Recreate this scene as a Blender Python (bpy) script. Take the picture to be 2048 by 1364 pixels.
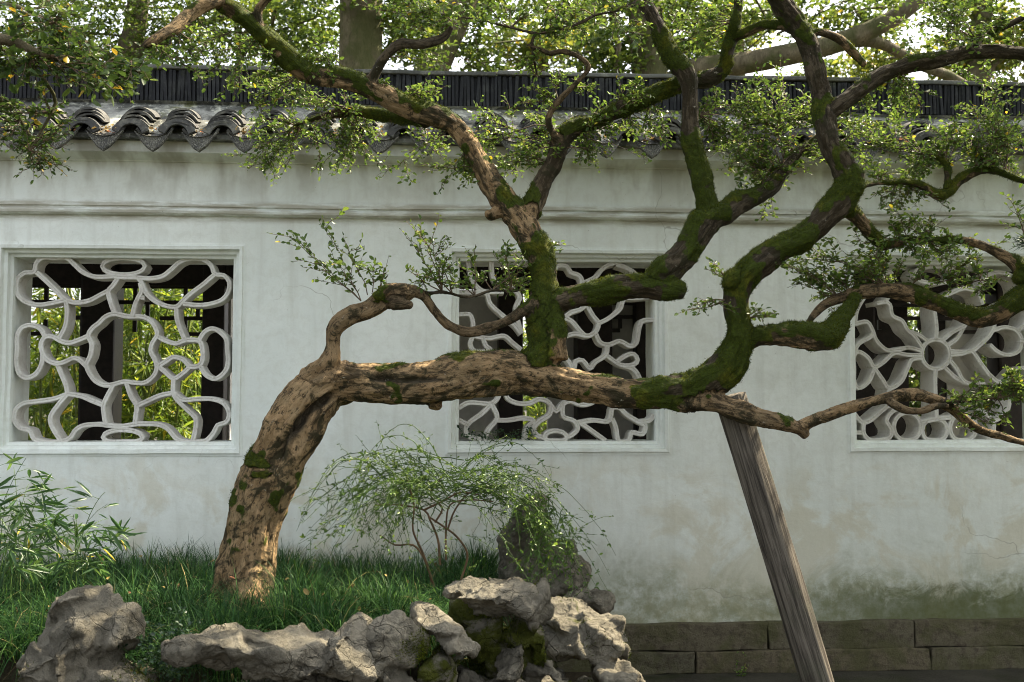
import bpy, bmesh, math, random
import numpy as np
from mathutils import Vector, Matrix, noise, kdtree
from math import radians, sin, cos, pi

for o in list(bpy.data.objects):
    bpy.data.objects.remove(o, do_unlink=True)
SC = bpy.context.scene
COL = SC.collection

# ------------------------------------------------------------------ camera
FPX, YAW, PITCH = 2160.0, radians(3.7), radians(3.26)      # focal length in photo pixels (2048 wide)
CAM = np.array((0.0, -5.54, 1.372))
cam_d = bpy.data.cameras.new('camera')
cam_d.sensor_width = 36.0
cam_d.lens = FPX / 2048 * 36.0
cam_d.clip_end = 500
cam_d.dof.use_dof = True
cam_d.dof.focus_distance = 4.75
cam_d.dof.aperture_fstop = 4.5
cam = bpy.data.objects.new('camera', cam_d)
cam.location = CAM
cam.rotation_euler = (pi / 2 + PITCH, 0, -YAW)
COL.objects.link(cam)
SC.camera = cam

# ------------------------------------------------------------------ sky and sun
SUN_EL, SUN_AZ = radians(50), radians(62)                   # azimuth from +Y (behind the wall) towards +X
SUN_DIR = Vector((cos(SUN_EL) * sin(SUN_AZ), cos(SUN_EL) * cos(SUN_AZ), sin(SUN_EL)))
world = bpy.data.worlds.new('World')
SC.world = world
world.use_nodes = True
wn = world.node_tree
wn.nodes.clear()
sky = wn.nodes.new('ShaderNodeTexSky')
sky.sky_type = 'NISHITA'
sky.sun_disc = False
sky.sun_elevation = SUN_EL
sky.sun_rotation = SUN_AZ
sky.air_density = 1.0
sky.dust_density = 5.0
sky.ozone_density = 1.0
bg = wn.nodes.new('ShaderNodeBackground')
bg.inputs['Strength'].default_value = 0.15
wo = wn.nodes.new('ShaderNodeOutputWorld')
haze_tint = wn.nodes.new('ShaderNodeHueSaturation')          # thin high haze: a paler sky
haze_tint.inputs['Saturation'].default_value = 0.32
wn.links.new(sky.outputs[0], haze_tint.inputs['Color'])
wn.links.new(haze_tint.outputs[0], bg.inputs[0])
wn.links.new(bg.outputs[0], wo.inputs[0])
sun_d = bpy.data.lights.new('sun', 'SUN')
sun_d.energy = 5.0
sun_d.angle = radians(0.5)
sun_d.color = (1.0, 0.86, 0.64)
sun = bpy.data.objects.new('sun', sun_d)
sun.rotation_euler = SUN_DIR.to_track_quat('Z', 'Y').to_euler()
sun.location = (8, 6, 12)
COL.objects.link(sun)

vs = SC.view_settings
vs.view_transform = 'Standard'
vs.look = 'None'
vs.exposure = 1.97
vs.gamma = 1.0
vs.use_curve_mapping = False
SC.cycles.use_denoising = True
SC.cycles.filter_width = 1.0
SC.cycles.max_bounces = 7
SC.cycles.diffuse_bounces = 4
SC.cycles.glossy_bounces = 2
SC.cycles.transmission_bounces = 4
SC.cycles.sample_clamp_indirect = 6.0

# ------------------------------------------------------------------ photo pixel -> place, at a chosen depth
_F = np.array((sin(YAW) * cos(PITCH), cos(YAW) * cos(PITCH), sin(PITCH)))
_R = np.array((cos(YAW), -sin(YAW), 0.0))
_U = np.cross(_R, _F)

def P(px, py, Y):
    d = _F + _R * (px - 1024) / FPX + _U * (682 - py) / FPX
    return CAM + d * ((Y - CAM[1]) / d[1])

def S(p):
    """metres per photo pixel at a point"""
    return float(np.dot(np.asarray(p) - CAM, _F)) / FPX

RNG = np.random.default_rng(7)

# ------------------------------------------------------------------ fast noise on arrays of points
def _h(i, j, k, s):
    n = (i * 374761393 + j * 668265263 + k * 2147483647 + s * 1274126177) & 0xFFFFFFFF
    n = ((n ^ (n >> 13)) * 1274126177) & 0xFFFFFFFF
    n = ((n ^ (n >> 16)) * 2246822519) & 0xFFFFFFFF
    return (n ^ (n >> 15)) & 0xFFFFFFFF

def pn(X, seed=0):
    """gradient noise, about -1..1, for an (n,3) array"""
    X = np.asarray(X, np.float64)
    I = np.floor(X).astype(np.int64)
    f = X - I
    u = f * f * f * (f * (f * 6 - 15) + 10)
    out = np.zeros(len(X))
    for a in (0, 1):
        for b in (0, 1):
            for c in (0, 1):
                h = _h(I[:, 0] + a, I[:, 1] + b, I[:, 2] + c, seed)
                gx = ((h & 1023) / 511.5 - 1); gy = (((h >> 10) & 1023) / 511.5 - 1); gz = (((h >> 20) & 1023) / 511.5 - 1)
                d = gx * (f[:, 0] - a) + gy * (f[:, 1] - b) + gz * (f[:, 2] - c)
                w = (u[:, 0] if a else 1 - u[:, 0]) * (u[:, 1] if b else 1 - u[:, 1]) * (u[:, 2] if c else 1 - u[:, 2])
                out += w * d
    return out * 1.25

def worley(X, seed=0):
    """distances to the nearest and second nearest feature point"""
    X = np.asarray(X, np.float64)
    I = np.floor(X).astype(np.int64)
    f1 = np.full(len(X), 9.0); f2 = np.full(len(X), 9.0)
    for a in (-1, 0, 1):
        for b in (-1, 0, 1):
            for c in (-1, 0, 1):
                h = _h(I[:, 0] + a, I[:, 1] + b, I[:, 2] + c, seed)
                q = np.stack([I[:, 0] + a + (h & 1023) / 1023, I[:, 1] + b + ((h >> 10) & 1023) / 1023, I[:, 2] + c + ((h >> 20) & 1023) / 1023], 1)
                d = np.linalg.norm(X - q, axis=1)
                f2 = np.minimum(f2, np.maximum(d, f1))
                f1 = np.minimum(f1, d)
    return f1, f2

def ridged(X, octaves=5, lac=2.1, gain=0.5, seed=0):
    """ridged multifractal, roughly 0..1, sharp crests"""
    out = np.zeros(len(X)); w = np.ones(len(X)); amp = 1.0; tot = 0.0
    for o in range(octaves):
        s = (1 - np.abs(pn(X, seed + o)) * 1.6).clip(0, 1) ** 2
        out += s * amp * w; tot += amp
        w = (s * 1.6).clip(0.15, 1)
        X = X * lac + 7.7; amp *= gain
    return out / tot

# ------------------------------------------------------------------ object helpers
def link(o, parent=None):
    COL.objects.link(o)
    if parent is not None:
        o.parent = parent
    return o

def tag(o, label=None, cat=None, group=None, kind=None):
    if label: o['label'] = label
    if cat: o['category'] = cat
    if group: o['group'] = group
    if kind: o['kind'] = kind
    return o

def thing(name, label, cat, loc=(0, 0, 0), group=None):
    o = bpy.data.objects.new(name, None)
    o.location = loc
    o.empty_display_size = 0.1
    link(o)
    return tag(o, label, cat, group)

def mesh_obj(name, me, m=None, parent=None, smooth=False):
    if m is not None:
        me.materials.clear()
        me.materials.append(m)
    if smooth and len(me.polygons):
        me.polygons.foreach_set('use_smooth', [True] * len(me.polygons))
    o = bpy.data.objects.new(name, me)
    link(o)
    if parent is not None:
        o.parent = parent
        o.matrix_parent_inverse = Matrix.Translation(parent.location).inverted() if parent.parent is None else Matrix.Identity(4)
    return o

def bm_obj(name, bm, m, parent=None, smooth=False):
    me = bpy.data.meshes.new(name)
    bm.normal_update()
    bm.to_mesh(me)
    bm.free()
    return mesh_obj(name, me, m, parent, smooth)

def np_mesh(name, V, F, attrs=None):
    """V (n,3); F (m,k) uniform faces; attrs {name: (n,) or (n,3)}"""
    V = np.ascontiguousarray(V, dtype=np.float32)
    F = np.ascontiguousarray(F, dtype=np.int32)
    me = bpy.data.meshes.new(name)
    n, (m, k) = len(V), F.shape
    me.vertices.add(n)
    me.vertices.foreach_set('co', V.ravel())
    me.loops.add(m * k)
    me.loops.foreach_set('vertex_index', F.ravel())
    me.polygons.add(m)
    me.polygons.foreach_set('loop_start', np.arange(0, m * k, k, dtype=np.int32))
    me.update(calc_edges=True)
    for a, arr in (attrs or {}).items():
        arr = np.ascontiguousarray(arr, dtype=np.float32)
        if arr.ndim == 1:
            me.attributes.new(a, 'FLOAT', 'POINT').data.foreach_set('value', arr)
        else:
            me.attributes.new(a, 'FLOAT_VECTOR', 'POINT').data.foreach_set('vector', arr.ravel())
    return me

def box(bm, x0, x1, y0, y1, z0, z1, bevel=0.0):
    r = bmesh.ops.create_cube(bm, size=1.0)
    vs_ = r['verts']
    bmesh.ops.scale(bm, vec=(x1 - x0, y1 - y0, z1 - z0), verts=vs_)
    bmesh.ops.translate(bm, vec=((x0 + x1) / 2, (y0 + y1) / 2, (z0 + z1) / 2), verts=vs_)
    if bevel:
        es = list({e for v in vs_ for e in v.link_edges})
        bmesh.ops.bevel(bm, geom=es, offset=bevel, segments=2, affect='EDGES', profile=0.6)

def catmull(pts, step):
    """resample control rows (n,k) with a centripetal-like Catmull-Rom; first three columns are xyz"""
    A = np.asarray(pts, float)
    if len(A) == 2:
        L = np.linalg.norm(A[1, :3] - A[0, :3])
        t = np.linspace(0, 1, max(2, int(L / step) + 1))[:, None]
        return A[0] * (1 - t) + A[1] * t
    E = np.vstack([2 * A[0] - A[1], A, 2 * A[-1] - A[-2]])
    out = []
    for i in range(1, len(E) - 2):
        p0, p1, p2, p3 = E[i - 1], E[i], E[i + 1], E[i + 2]
        n = max(1, int(np.linalg.norm(p2[:3] - p1[:3]) / step))
        for t in np.arange(n) / n:
            out.append(0.5 * ((2 * p1) + (-p0 + p2) * t + (2 * p0 - 5 * p1 + 4 * p2 - p3) * t * t + (-p0 + 3 * p1 - 3 * p2 + p3) * t ** 3))
    out.append(E[-2])
    return np.array(out)

def frames(C):
    """tangent, normal, binormal along a polyline, parallel transported"""
    T = np.gradient(C, axis=0)
    T /= np.linalg.norm(T, axis=1)[:, None] + 1e-9
    N = np.zeros_like(C)
    a = np.array((0, -1.0, 0)) if abs(T[0][1]) < 0.9 else np.array((0, 0, 1.0))
    v = a - T[0] * np.dot(a, T[0])
    N[0] = v / np.linalg.norm(v)
    for i in range(1, len(C)):
        v = N[i - 1] - T[i] * np.dot(N[i - 1], T[i])
        N[i] = v / (np.linalg.norm(v) + 1e-9)
    return T, N, np.cross(T, N)

def remesh(bm, voxel):
    """fuse everything in a bmesh into one closed surface"""
    me = bpy.data.meshes.new('tmp_fuse')
    bm.to_mesh(me)
    bm.free()
    o = bpy.data.objects.new('tmp_fuse', me)
    COL.objects.link(o)
    md = o.modifiers.new('fuse', 'REMESH')
    md.mode = 'VOXEL'
    md.voxel_size = voxel
    md2 = o.modifiers.new('smooth', 'SMOOTH')
    md2.factor = 0.5
    md2.iterations = 2
    dg = bpy.context.evaluated_depsgraph_get()
    out = bpy.data.meshes.new_from_object(o.evaluated_get(dg))
    bpy.data.objects.remove(o, do_unlink=True)
    bpy.data.meshes.remove(me)
    return out

def get_co(me):
    a = np.empty(len(me.vertices) * 3, np.float32)
    me.vertices.foreach_get('co', a)
    return a.reshape(-1, 3)

def get_no(me):
    a = np.empty(len(me.vertices) * 3, np.float32)
    me.vertices.foreach_get('normal', a)
    return a.reshape(-1, 3)

def set_co(me, V):
    me.vertices.foreach_set('co', np.ascontiguousarray(V, np.float32).ravel())
    me.update()

# ------------------------------------------------------------------ material helpers
class G:
    def __init__(s, name):
        s.m = bpy.data.materials.new(name)
        s.m.use_nodes = True
        s.t = s.m.node_tree
        s.t.nodes.clear()
        s.out = s.t.nodes.new('ShaderNodeOutputMaterial')

    def n(s, typ, ins=None, **props):
        nd = s.t.nodes.new('ShaderNode' + typ)
        for k, v in props.items():
            setattr(nd, k, v)
        for k, v in (ins or {}).items():
            s.put(nd.inputs[k], v)
        return nd

    def put(s, sock, v):
        if isinstance(v, bpy.types.NodeSocket):
            s.t.links.new(v, sock)
        elif isinstance(v, tuple) and len(v) == 3 and sock.type == 'RGBA':
            sock.default_value = (*v, 1)
        else:
            sock.default_value = v

    def obj(s):
        return s.n('TexCoord').outputs['Object']

    def pos(s):
        return s.n('NewGeometry').outputs['Position']

    def nor(s):
        return s.n('NewGeometry').outputs['Normal']

    def attr(s, name, out='Fac'):
        return s.n('Attribute', attribute_name=name).outputs[out]

    def mapv(s, v, scale=(1, 1, 1), rot=(0, 0, 0), loc=(0, 0, 0)):
        return s.n('Mapping', {'Vector': v, 'Scale': scale, 'Rotation': rot, 'Location': loc}).outputs[0]

    def noise(s, v, scale, detail=4, rough=0.55, dist=0.0):
        return s.n('TexNoise', {'Vector': v, 'Scale': scale, 'Detail': detail, 'Roughness': rough, 'Distortion': dist}).outputs['Fac']

    def warp(s, v, scale, amt):
        c = s.n('TexNoise', {'Vector': v, 'Scale': scale, 'Detail': 4.0}).outputs['Color']
        k = s.n('VectorMath', {0: c, 1: (amt, amt, amt)}, operation='MULTIPLY').outputs[0]
        return s.n('VectorMath', {0: v, 1: k}, operation='ADD').outputs[0]

    def voro(s, v, scale, feature='F1', out='Distance', rnd=1.0):
        return s.n('TexVoronoi', {'Vector': v, 'Scale': scale, 'Randomness': rnd}, feature=feature).outputs[out]

    def ramp(s, f, stops, interp='LINEAR'):
        nd = s.n('ValToRGB', {'Fac': f})
        cr = nd.color_ramp
        cr.interpolation = interp
        while len(cr.elements) < len(stops):
            cr.elements.new(0.5)
        for e, (p, c) in zip(cr.elements, stops):
            e.position = p
            e.color = (c, c, c, 1) if not isinstance(c, tuple) else (*c, 1)
        return nd.outputs[0]

    def step(s, f, a, b):
        return s.n('MapRange', {'Value': f, 'From Min': a, 'From Max': b}, interpolation_type='SMOOTHSTEP').outputs[0]

    def mix(s, f, a, b, mode='MIX'):
        nd = s.n('Mix', data_type='RGBA', blend_type=mode)
        s.put(nd.inputs[0], f)
        s.put(nd.inputs[6], a)
        s.put(nd.inputs[7], b)
        return nd.outputs[2]

    def math(s, op, a, b=0.0, clamp=False):
        nd = s.n('Math', operation=op, use_clamp=clamp)
        s.put(nd.inputs[0], a)
        s.put(nd.inputs[1], b)
        return nd.outputs[0]

    def sep(s, v):
        return s.n('SeparateXYZ', {0: v}).outputs

    def bump(s, h, strength=0.5, dist=0.01, normal=None):
        ins = {'Height': h, 'Strength': strength, 'Distance': dist}
        if normal is not None:
            ins['Normal'] = normal
        return s.n('Bump', ins).outputs[0]

    def bsdf(s, color, rough=0.85, normal=None, spec=0.3):
        ins = {'Base Color': color, 'Roughness': rough, 'Specular IOR Level': spec}
        if normal is not None:
            ins['Normal'] = normal
        b = s.n('BsdfPrincipled', ins)
        s.t.links.new(b.outputs[0], s.out.inputs[0])
        return s.m

    def leafy(s, color, trans_col, trans=0.4, rough=0.45, spec=0.35):
        b = s.n('BsdfPrincipled', {'Base Color': color, 'Roughness': rough, 'Specular IOR Level': spec})
        t = s.n('BsdfTranslucent', {'Color': trans_col})
        mx = s.n('MixShader', {0: trans, 1: b.outputs[0], 2: t.outputs[0]})
        s.t.links.new(mx.outputs[0], s.out.inputs[0])
        return s.m
# ------------------------------------------------------------------ materials
M = {}

def mat_plaster(name, low=True, base=(0.80, 0.835, 0.785)):
    g = G(name)
    p = g.pos()
    x, y, z = g.sep(p)[:]
    big = g.noise(p, 0.9, 4, 0.6)
    mid = g.noise(p, 3.2, 6, 0.62, 0.4)
    fine = g.noise(p, 22, 6, 0.7)
    streak = g.noise(g.mapv(p, (7, 7, 0.55)), 1.6, 5, 0.6)
    wipe = g.noise(g.mapv(p, (1.0, 1, 3.2)), 2.0, 6, 0.65, 0.5)
    col = g.mix(g.step(big, 0.35, 0.65), base, (0.70, 0.745, 0.70))
    col = g.mix(g.math('MULTIPLY', g.step(mid, 0.5, 0.78), 0.45), col, (0.63, 0.64, 0.57))
    col = g.mix(g.math('MULTIPLY', g.step(streak, 0.48, 0.72), 0.42), col, (0.52, 0.53, 0.47))
    col = g.mix(g.math('MULTIPLY', g.step(wipe, 0.55, 0.75), 0.3), col, (0.62, 0.62, 0.57))
    col = g.mix(g.math('MULTIPLY', g.step(fine, 0.62, 0.8), 0.3), col, (0.45, 0.44, 0.38))
    mott = g.noise(g.mapv(p, loc=(7, 3, 5)), 15, 8, 0.75, 0.6)
    col = g.mix(g.math('MULTIPLY', g.step(mott, 0.42, 0.66), 0.32), col, (0.56, 0.57, 0.50))
    # brown band at the string moulding: dirt and its shading line painted together
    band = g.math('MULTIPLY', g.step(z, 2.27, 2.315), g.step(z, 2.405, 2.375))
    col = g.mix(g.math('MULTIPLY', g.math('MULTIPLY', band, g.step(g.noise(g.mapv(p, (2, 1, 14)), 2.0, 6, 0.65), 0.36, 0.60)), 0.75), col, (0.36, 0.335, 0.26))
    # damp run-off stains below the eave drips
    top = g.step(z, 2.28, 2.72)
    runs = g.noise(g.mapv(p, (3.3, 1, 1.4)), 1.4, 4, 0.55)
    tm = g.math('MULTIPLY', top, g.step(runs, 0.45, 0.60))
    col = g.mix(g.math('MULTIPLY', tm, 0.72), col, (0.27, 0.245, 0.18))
    if low:
        # ochre washed-out patches low on the wall, then green algae above the plinth
        zz = g.math('ADD', z, g.math('MULTIPLY', g.math('SUBTRACT', mid, 0.5), 0.9))
        och = g.math('MULTIPLY', g.step(zz, 1.2, 0.72), g.step(g.noise(p, 2.6, 7, 0.68, 0.8), 0.46, 0.58))
        col = g.mix(g.math('MULTIPLY', och, 0.52), col, (0.52, 0.45, 0.29))
        warm = g.step(z, 1.25, 0.45)
        col = g.mix(g.math('MULTIPLY', warm, 0.4), col, (0.50, 0.50, 0.40))
        za = g.math('ADD', z, g.math('MULTIPLY', g.math('SUBTRACT', g.noise(p, 2.6, 9, 0.66, 0.6), 0.5), 0.85))
        alg = g.step(za, 0.66, 0.30)
        alg2 = g.math('MULTIPLY', alg, g.step(g.noise(p, 11, 7, 0.7), 0.22, 0.62))
        col = g.mix(g.math('MULTIPLY', alg2, 0.72), col, (0.15, 0.155, 0.05))
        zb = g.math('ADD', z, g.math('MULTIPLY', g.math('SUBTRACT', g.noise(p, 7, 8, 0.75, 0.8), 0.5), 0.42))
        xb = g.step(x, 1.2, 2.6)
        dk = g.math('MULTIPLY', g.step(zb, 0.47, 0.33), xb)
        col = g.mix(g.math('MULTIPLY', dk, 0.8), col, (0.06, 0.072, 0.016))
    # hairline cracks
    ckw = g.voro(g.warp(p, 3.0, 0.5), 1.3, 'DISTANCE_TO_EDGE')
    ckm = g.math('MULTIPLY', g.step(ckw, 0.006, 0.0), g.step(g.noise(p, 1.1, 3), 0.52, 0.62))
    col = g.mix(g.math('MULTIPLY', ckm, 0.55), col, (0.25, 0.24, 0.19))
    # pits, scratches
    pit = g.voro(p, 34, 'F1')
    pm = g.math('MULTIPLY', g.step(pit, 0.10, 0.04), g.step(g.noise(p, 6, 2), 0.55, 0.65))
    col = g.mix(g.math('MULTIPLY', pm, 0.6), col, (0.22, 0.2, 0.15))
    h = g.math('ADD', g.math('MULTIPLY', g.noise(p, 9, 6, 0.6), 1.0), g.math('MULTIPLY', wipe, 0.5))
    nb = g.bump(h, 0.35, 0.012)
    nb = g.bump(fine, 0.22, 0.003, nb)
    return g.bsdf(col, 0.92, nb, 0.15)

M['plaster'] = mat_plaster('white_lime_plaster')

def mat_lattice():
    g = G('aged_lattice_plaster')
    p = g.pos()
    n1 = g.noise(p, 7, 6, 0.65)
    n2 = g.noise(p, 40, 6, 0.7)
    col = g.mix(g.step(n1, 0.35, 0.7), (0.66, 0.65, 0.60), (0.50, 0.475, 0.43))
    col = g.mix(g.math('MULTIPLY', g.step(n2, 0.52, 0.72), 0.6), col, (0.30, 0.27, 0.22))
    nb = g.bump(g.math('ADD', n2, n1), 0.6, 0.006)
    return g.bsdf(col, 0.9, nb, 0.15)
M['lattice'] = mat_lattice()

def mat_tile(name, base, pale, amt):
    g = G(name)
    p = g.pos()
    oi = g.n('ObjectInfo').outputs['Random']
    n1 = g.noise(p, 11, 6, 0.7)
    n2 = g.noise(p, 60, 5, 0.7)
    col = g.mix(g.math('MULTIPLY', oi, 0.8), base, tuple(c * 2.0 for c in base))
    col = g.mix(g.math('MULTIPLY', g.step(n1, 0.48, 0.72), amt), col, pale)
    col = g.mix(g.math('MULTIPLY', g.step(n2, 0.55, 0.72), amt * 0.8), col, pale)
    col = g.mix(g.math('MULTIPLY', g.step(g.noise(p, 6, 4), 0.6, 0.72), 0.45), col, (0.05, 0.06, 0.015))
    nb = g.bump(g.math('ADD', n1, n2), 0.5, 0.004)
    return g.bsdf(col, 0.85, nb, 0.3)
M['tile'] = mat_tile('weathered_grey_tile', (0.038, 0.038, 0.036), (0.27, 0.265, 0.22), 0.6)
M['ridge'] = mat_tile('dark_ridge_tile', (0.013, 0.014, 0.016), (0.09, 0.095, 0.088), 0.4)
M['coping'] = mat_tile('ridge_coping', (0.075, 0.077, 0.07), (0.27, 0.27, 0.235), 0.7)

def mat_drip():
    g = G('moulded_drip_tile')
    p = g.pos()
    n1 = g.noise(p, 16, 6, 0.7)
    orn = g.n('TexWave', {'Vector': p, 'Scale': 26.0, 'Distortion': 14.0, 'Detail': 3.0, 'Detail Scale': 2.0}).outputs['Fac']
    col = g.mix(g.step(n1, 0.4, 0.7), (0.075, 0.075, 0.07), (0.19, 0.185, 0.155))
    col = g.mix(g.math('MULTIPLY', g.step(orn, 0.55, 0.95), 0.6), col, (0.26, 0.255, 0.21))
    nb = g.bump(orn, 0.9, 0.008)
    return g.bsdf(col, 0.85, nb, 0.25)
M['drip'] = mat_drip()

def mat_mortar():
    g = G('lichened_mortar')
    p = g.pos()
    n1 = g.noise(p, 5, 8, 0.7, 0.6)
    n2 = g.noise(p, 14, 8, 0.75, 0.5)
    n3 = g.noise(p, 55, 4, 0.7)
    col = g.mix(g.step(n1, 0.42, 0.6), (0.07, 0.072, 0.066), (0.24, 0.245, 0.225))
    col = g.mix(g.math('MULTIPLY', g.step(n2, 0.52, 0.62), 0.85), col, (0.42, 0.425, 0.36))
    col = g.mix(g.step(g.noise(p, 8, 8, 0.7, 0.3), 0.58, 0.68), col, (0.035, 0.035, 0.032))
    col = g.mix(g.math('MULTIPLY', g.step(g.noise(g.mapv(p, loc=(3, 1, 2)), 6, 6, 0.7), 0.55, 0.68), 0.7), col, (0.11, 0.115, 0.035))
    nb = g.bump(g.math('ADD', n2, g.math('MULTIPLY', n3, 0.4)), 0.7, 0.01)
    return g.bsdf(col, 0.95, nb, 0.1)
M['mortar'] = mat_mortar()

def mat_plinth():
    g = G('plinth_sandstone')
    p = g.pos()
    oi = g.n('ObjectInfo').outputs['Random']
    n1 = g.noise(p, 4, 8, 0.7, 0.5)
    n2 = g.noise(p, 30, 6, 0.7)
    n3 = g.noise(p, 85, 5, 0.75)
    col = g.mix(oi, (0.125, 0.105, 0.066), (0.105, 0.10, 0.066))
    col = g.mix(g.step(n2, 0.45, 0.65), col, (0.07, 0.055, 0.038))
    col = g.mix(g.math('MULTIPLY', g.step(n3, 0.58, 0.75), 0.5), col, (0.27, 0.24, 0.18))
    col = g.mix(g.math('MULTIPLY', g.step(n1, 0.43, 0.60), 0.7), col, (0.07, 0.07, 0.026))
    nb = g.bump(g.math('ADD', n2, g.math('MULTIPLY', n3, 0.6)), 0.9, 0.014)
    return g.bsdf(col, 0.9, nb, 0.2)
M['plinth'] = mat_plinth()

def mat_bark():
    g = G('peeling_mossy_bark')
    p = g.pos()
    b = g.attr('bark', 'Vector')
    moss = g.attr('moss')
    nz = g.sep(g.nor())[2]
    # flaky bark plates drawn out along the limb
    st = g.mapv(b, (1, 1, 0.34))
    pl = g.noise(st, 26, 6, 0.68, 0.7)
    plate = g.voro(g.warp(st, 18.0, 0.05), 30, 'DISTANCE_TO_EDGE')
    fib = g.noise(g.mapv(b, (1, 1, 0.12)), 75, 5, 0.7)
    fine = g.noise(p, 130, 4, 0.7)
    tan = g.mix(g.step(pl, 0.36, 0.62), (0.19, 0.125, 0.06), (0.365, 0.252, 0.132))
    tan = g.mix(g.math('MULTIPLY', g.step(g.noise(p, 9, 5, 0.65), 0.45, 0.66), 0.75), tan, (0.25, 0.185, 0.10))
    tan = g.mix(g.math('MULTIPLY', g.step(fib, 0.5, 0.72), 0.55), tan, (0.12, 0.072, 0.035))
    grey = g.mix(g.step(fib, 0.4, 0.65), (0.095, 0.076, 0.048), (0.020, 0.016, 0.010))  # dark bark tone, lowered so the upper limbs look silhouetted
    col = g.mix(g.step(g.attr('age'), 0.25, 0.75), tan, grey)
    # dark blotches on the bark, the larger ones more common on undersides
    blo = g.math('ADD', g.noise(st, 15, 7, 0.74, 0.9), g.math('MULTIPLY', g.math('SUBTRACT', moss, 0.4), 0.12))
    col = g.mix(g.math('MULTIPLY', g.step(blo, 0.49, 0.60), 0.9), col, (0.034, 0.026, 0.013))
    big = g.math('ADD', g.noise(g.mapv(p, loc=(4, 2, 9)), 8.5, 8, 0.7, 0.8), g.math('MULTIPLY', nz, -0.05))
    col = g.mix(g.math('MULTIPLY', g.step(big, 0.51, 0.60), 0.93), col, (0.030, 0.028, 0.013))
    col = g.mix(g.math('MULTIPLY', g.step(g.noise(p, 42, 6, 0.7), 0.64, 0.70), 0.7), col, (0.50, 0.46, 0.36))
    fleck = g.noise(g.mapv(b, (1, 1, 0.5)), 58, 6, 0.78, 0.5)
    col = g.mix(g.math('MULTIPLY', g.step(fleck, 0.52, 0.60), 0.88), col, (0.028, 0.021, 0.011))
    # moss
    mm = g.math('ADD', g.attr('mossmask'), g.math('MULTIPLY', g.math('SUBTRACT', g.noise(p, 32, 6, 0.7), 0.5), 0.7))
    mf = g.step(mm, 0.40, 0.58)
    mc = g.mix(g.noise(p, 26, 5, 0.7), (0.018, 0.030, 0.003), (0.068, 0.098, 0.007))
    mc = g.mix(g.math('MULTIPLY', g.step(g.noise(p, 7, 5, 0.65), 0.52, 0.70), 0.8), mc, (0.135, 0.135, 0.010))
    mc = g.mix(g.math('MULTIPLY', g.step(g.noise(p, 90, 4, 0.7), 0.35, 0.65), 0.6), mc, (0.018, 0.02, 0.004))
    col = g.mix(mf, col, mc)
    h = g.math('ADD', g.math('MULTIPLY', g.step(plate, 0.0, 0.12), 0.16), g.math('ADD', g.math('MULTIPLY', fib, 0.8), g.math('ADD', g.math('MULTIPLY', pl, 0.9), g.math('MULTIPLY', fleck, -0.7))))
    nb = g.bump(h, 1.0, 0.014)
    nb = g.bump(g.math('ADD', fine, g.math('MULTIPLY', mf, g.noise(p, 60, 6, 0.8))), 0.6, 0.006, nb)
    return g.bsdf(col, 0.9, nb, 0.18)
M['bark'] = mat_bark()

def mat_farbark():
    g = G('far_tree_bark')
    p = g.pos()
    n1 = g.noise(g.mapv(p, (1, 1, 0.5)), 9, 7, 0.7, 0.5)
    n2 = g.noise(g.mapv(p, (1, 1, 0.3)), 40, 5, 0.7)
    col = g.mix(g.step(n1, 0.4, 0.62), (0.10, 0.085, 0.052), (0.165, 0.14, 0.088))
    col = g.mix(g.step(n2, 0.5, 0.7), col, (0.06, 0.05, 0.03))
    col = g.mix(g.math('MULTIPLY', g.step(g.noise(p, 3, 5), 0.42, 0.6), 0.7), col, (0.055, 0.066, 0.018))
    return g.bsdf(col, 0.9, g.bump(g.math('ADD', n1, n2), 0.8, 0.03), 0.15)
M['farbark'] = mat_farbark()

def mat_rock():
    g = G('weathered_limestone')
    p = g.pos()
    nz = g.sep(g.nor())[2]
    n1 = g.noise(p, 5, 8, 0.68, 0.7)
    n2 = g.noise(p, 18, 8, 0.72, 0.5)
    n3 = g.noise(p, 80, 5, 0.75)
    wa = g.warp(p, 5.0, 0.22)
    crack = g.voro(wa, 7, 'DISTANCE_TO_EDGE')
    crack2 = g.voro(wa, 19, 'DISTANCE_TO_EDGE')
    col = g.mix(g.step(n1, 0.35, 0.65), (0.095, 0.087, 0.066), (0.215, 0.196, 0.15))
    col = g.mix(g.math('MULTIPLY', g.step(n2, 0.5, 0.7), 0.7), col, (0.06, 0.055, 0.042))
    col = g.mix(g.math('MULTIPLY', g.step(g.noise(p, 11, 6, 0.7, 1.0), 0.6, 0.7), 0.6), col, (0.36, 0.325, 0.24))
    col = g.mix(g.math('MULTIPLY', g.step(n3, 0.55, 0.75), 0.5), col, (0.05, 0.047, 0.036))
    ck = g.math('MULTIPLY', g.math('ADD', g.step(crack, 0.022, 0.0), g.math('MULTIPLY', g.step(crack2, 0.03, 0.0), 0.5), True), g.step(g.noise(p, 4, 4), 0.42, 0.62))
    col = g.mix(g.math('MULTIPLY', ck, 0.65), col, (0.045, 0.04, 0.028))
    moss = g.attr('moss')
    mm = g.math('ADD', g.math('MULTIPLY', moss, 0.6), g.math('MULTIPLY', g.math('SUBTRACT', g.noise(p, 6, 7, 0.7, 0.5), 0.5), 1.3))
    mf = g.step(mm, 0.38, 0.52)
    mc = g.mix(g.noise(p, 30, 5, 0.75), (0.022, 0.03, 0.004), (0.085, 0.092, 0.012))
    col = g.mix(mf, col, mc)
    h = g.math('SUBTRACT', g.math('ADD', g.math('MULTIPLY', n2, 1.2), g.math('MULTIPLY', n3, 0.4)), g.math('MULTIPLY', ck, 0.5))
    nb = g.bump(h, 1.0, 0.024)
    return g.bsdf(col, 0.92, nb, 0.15)
M['rock'] = mat_rock()

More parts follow.
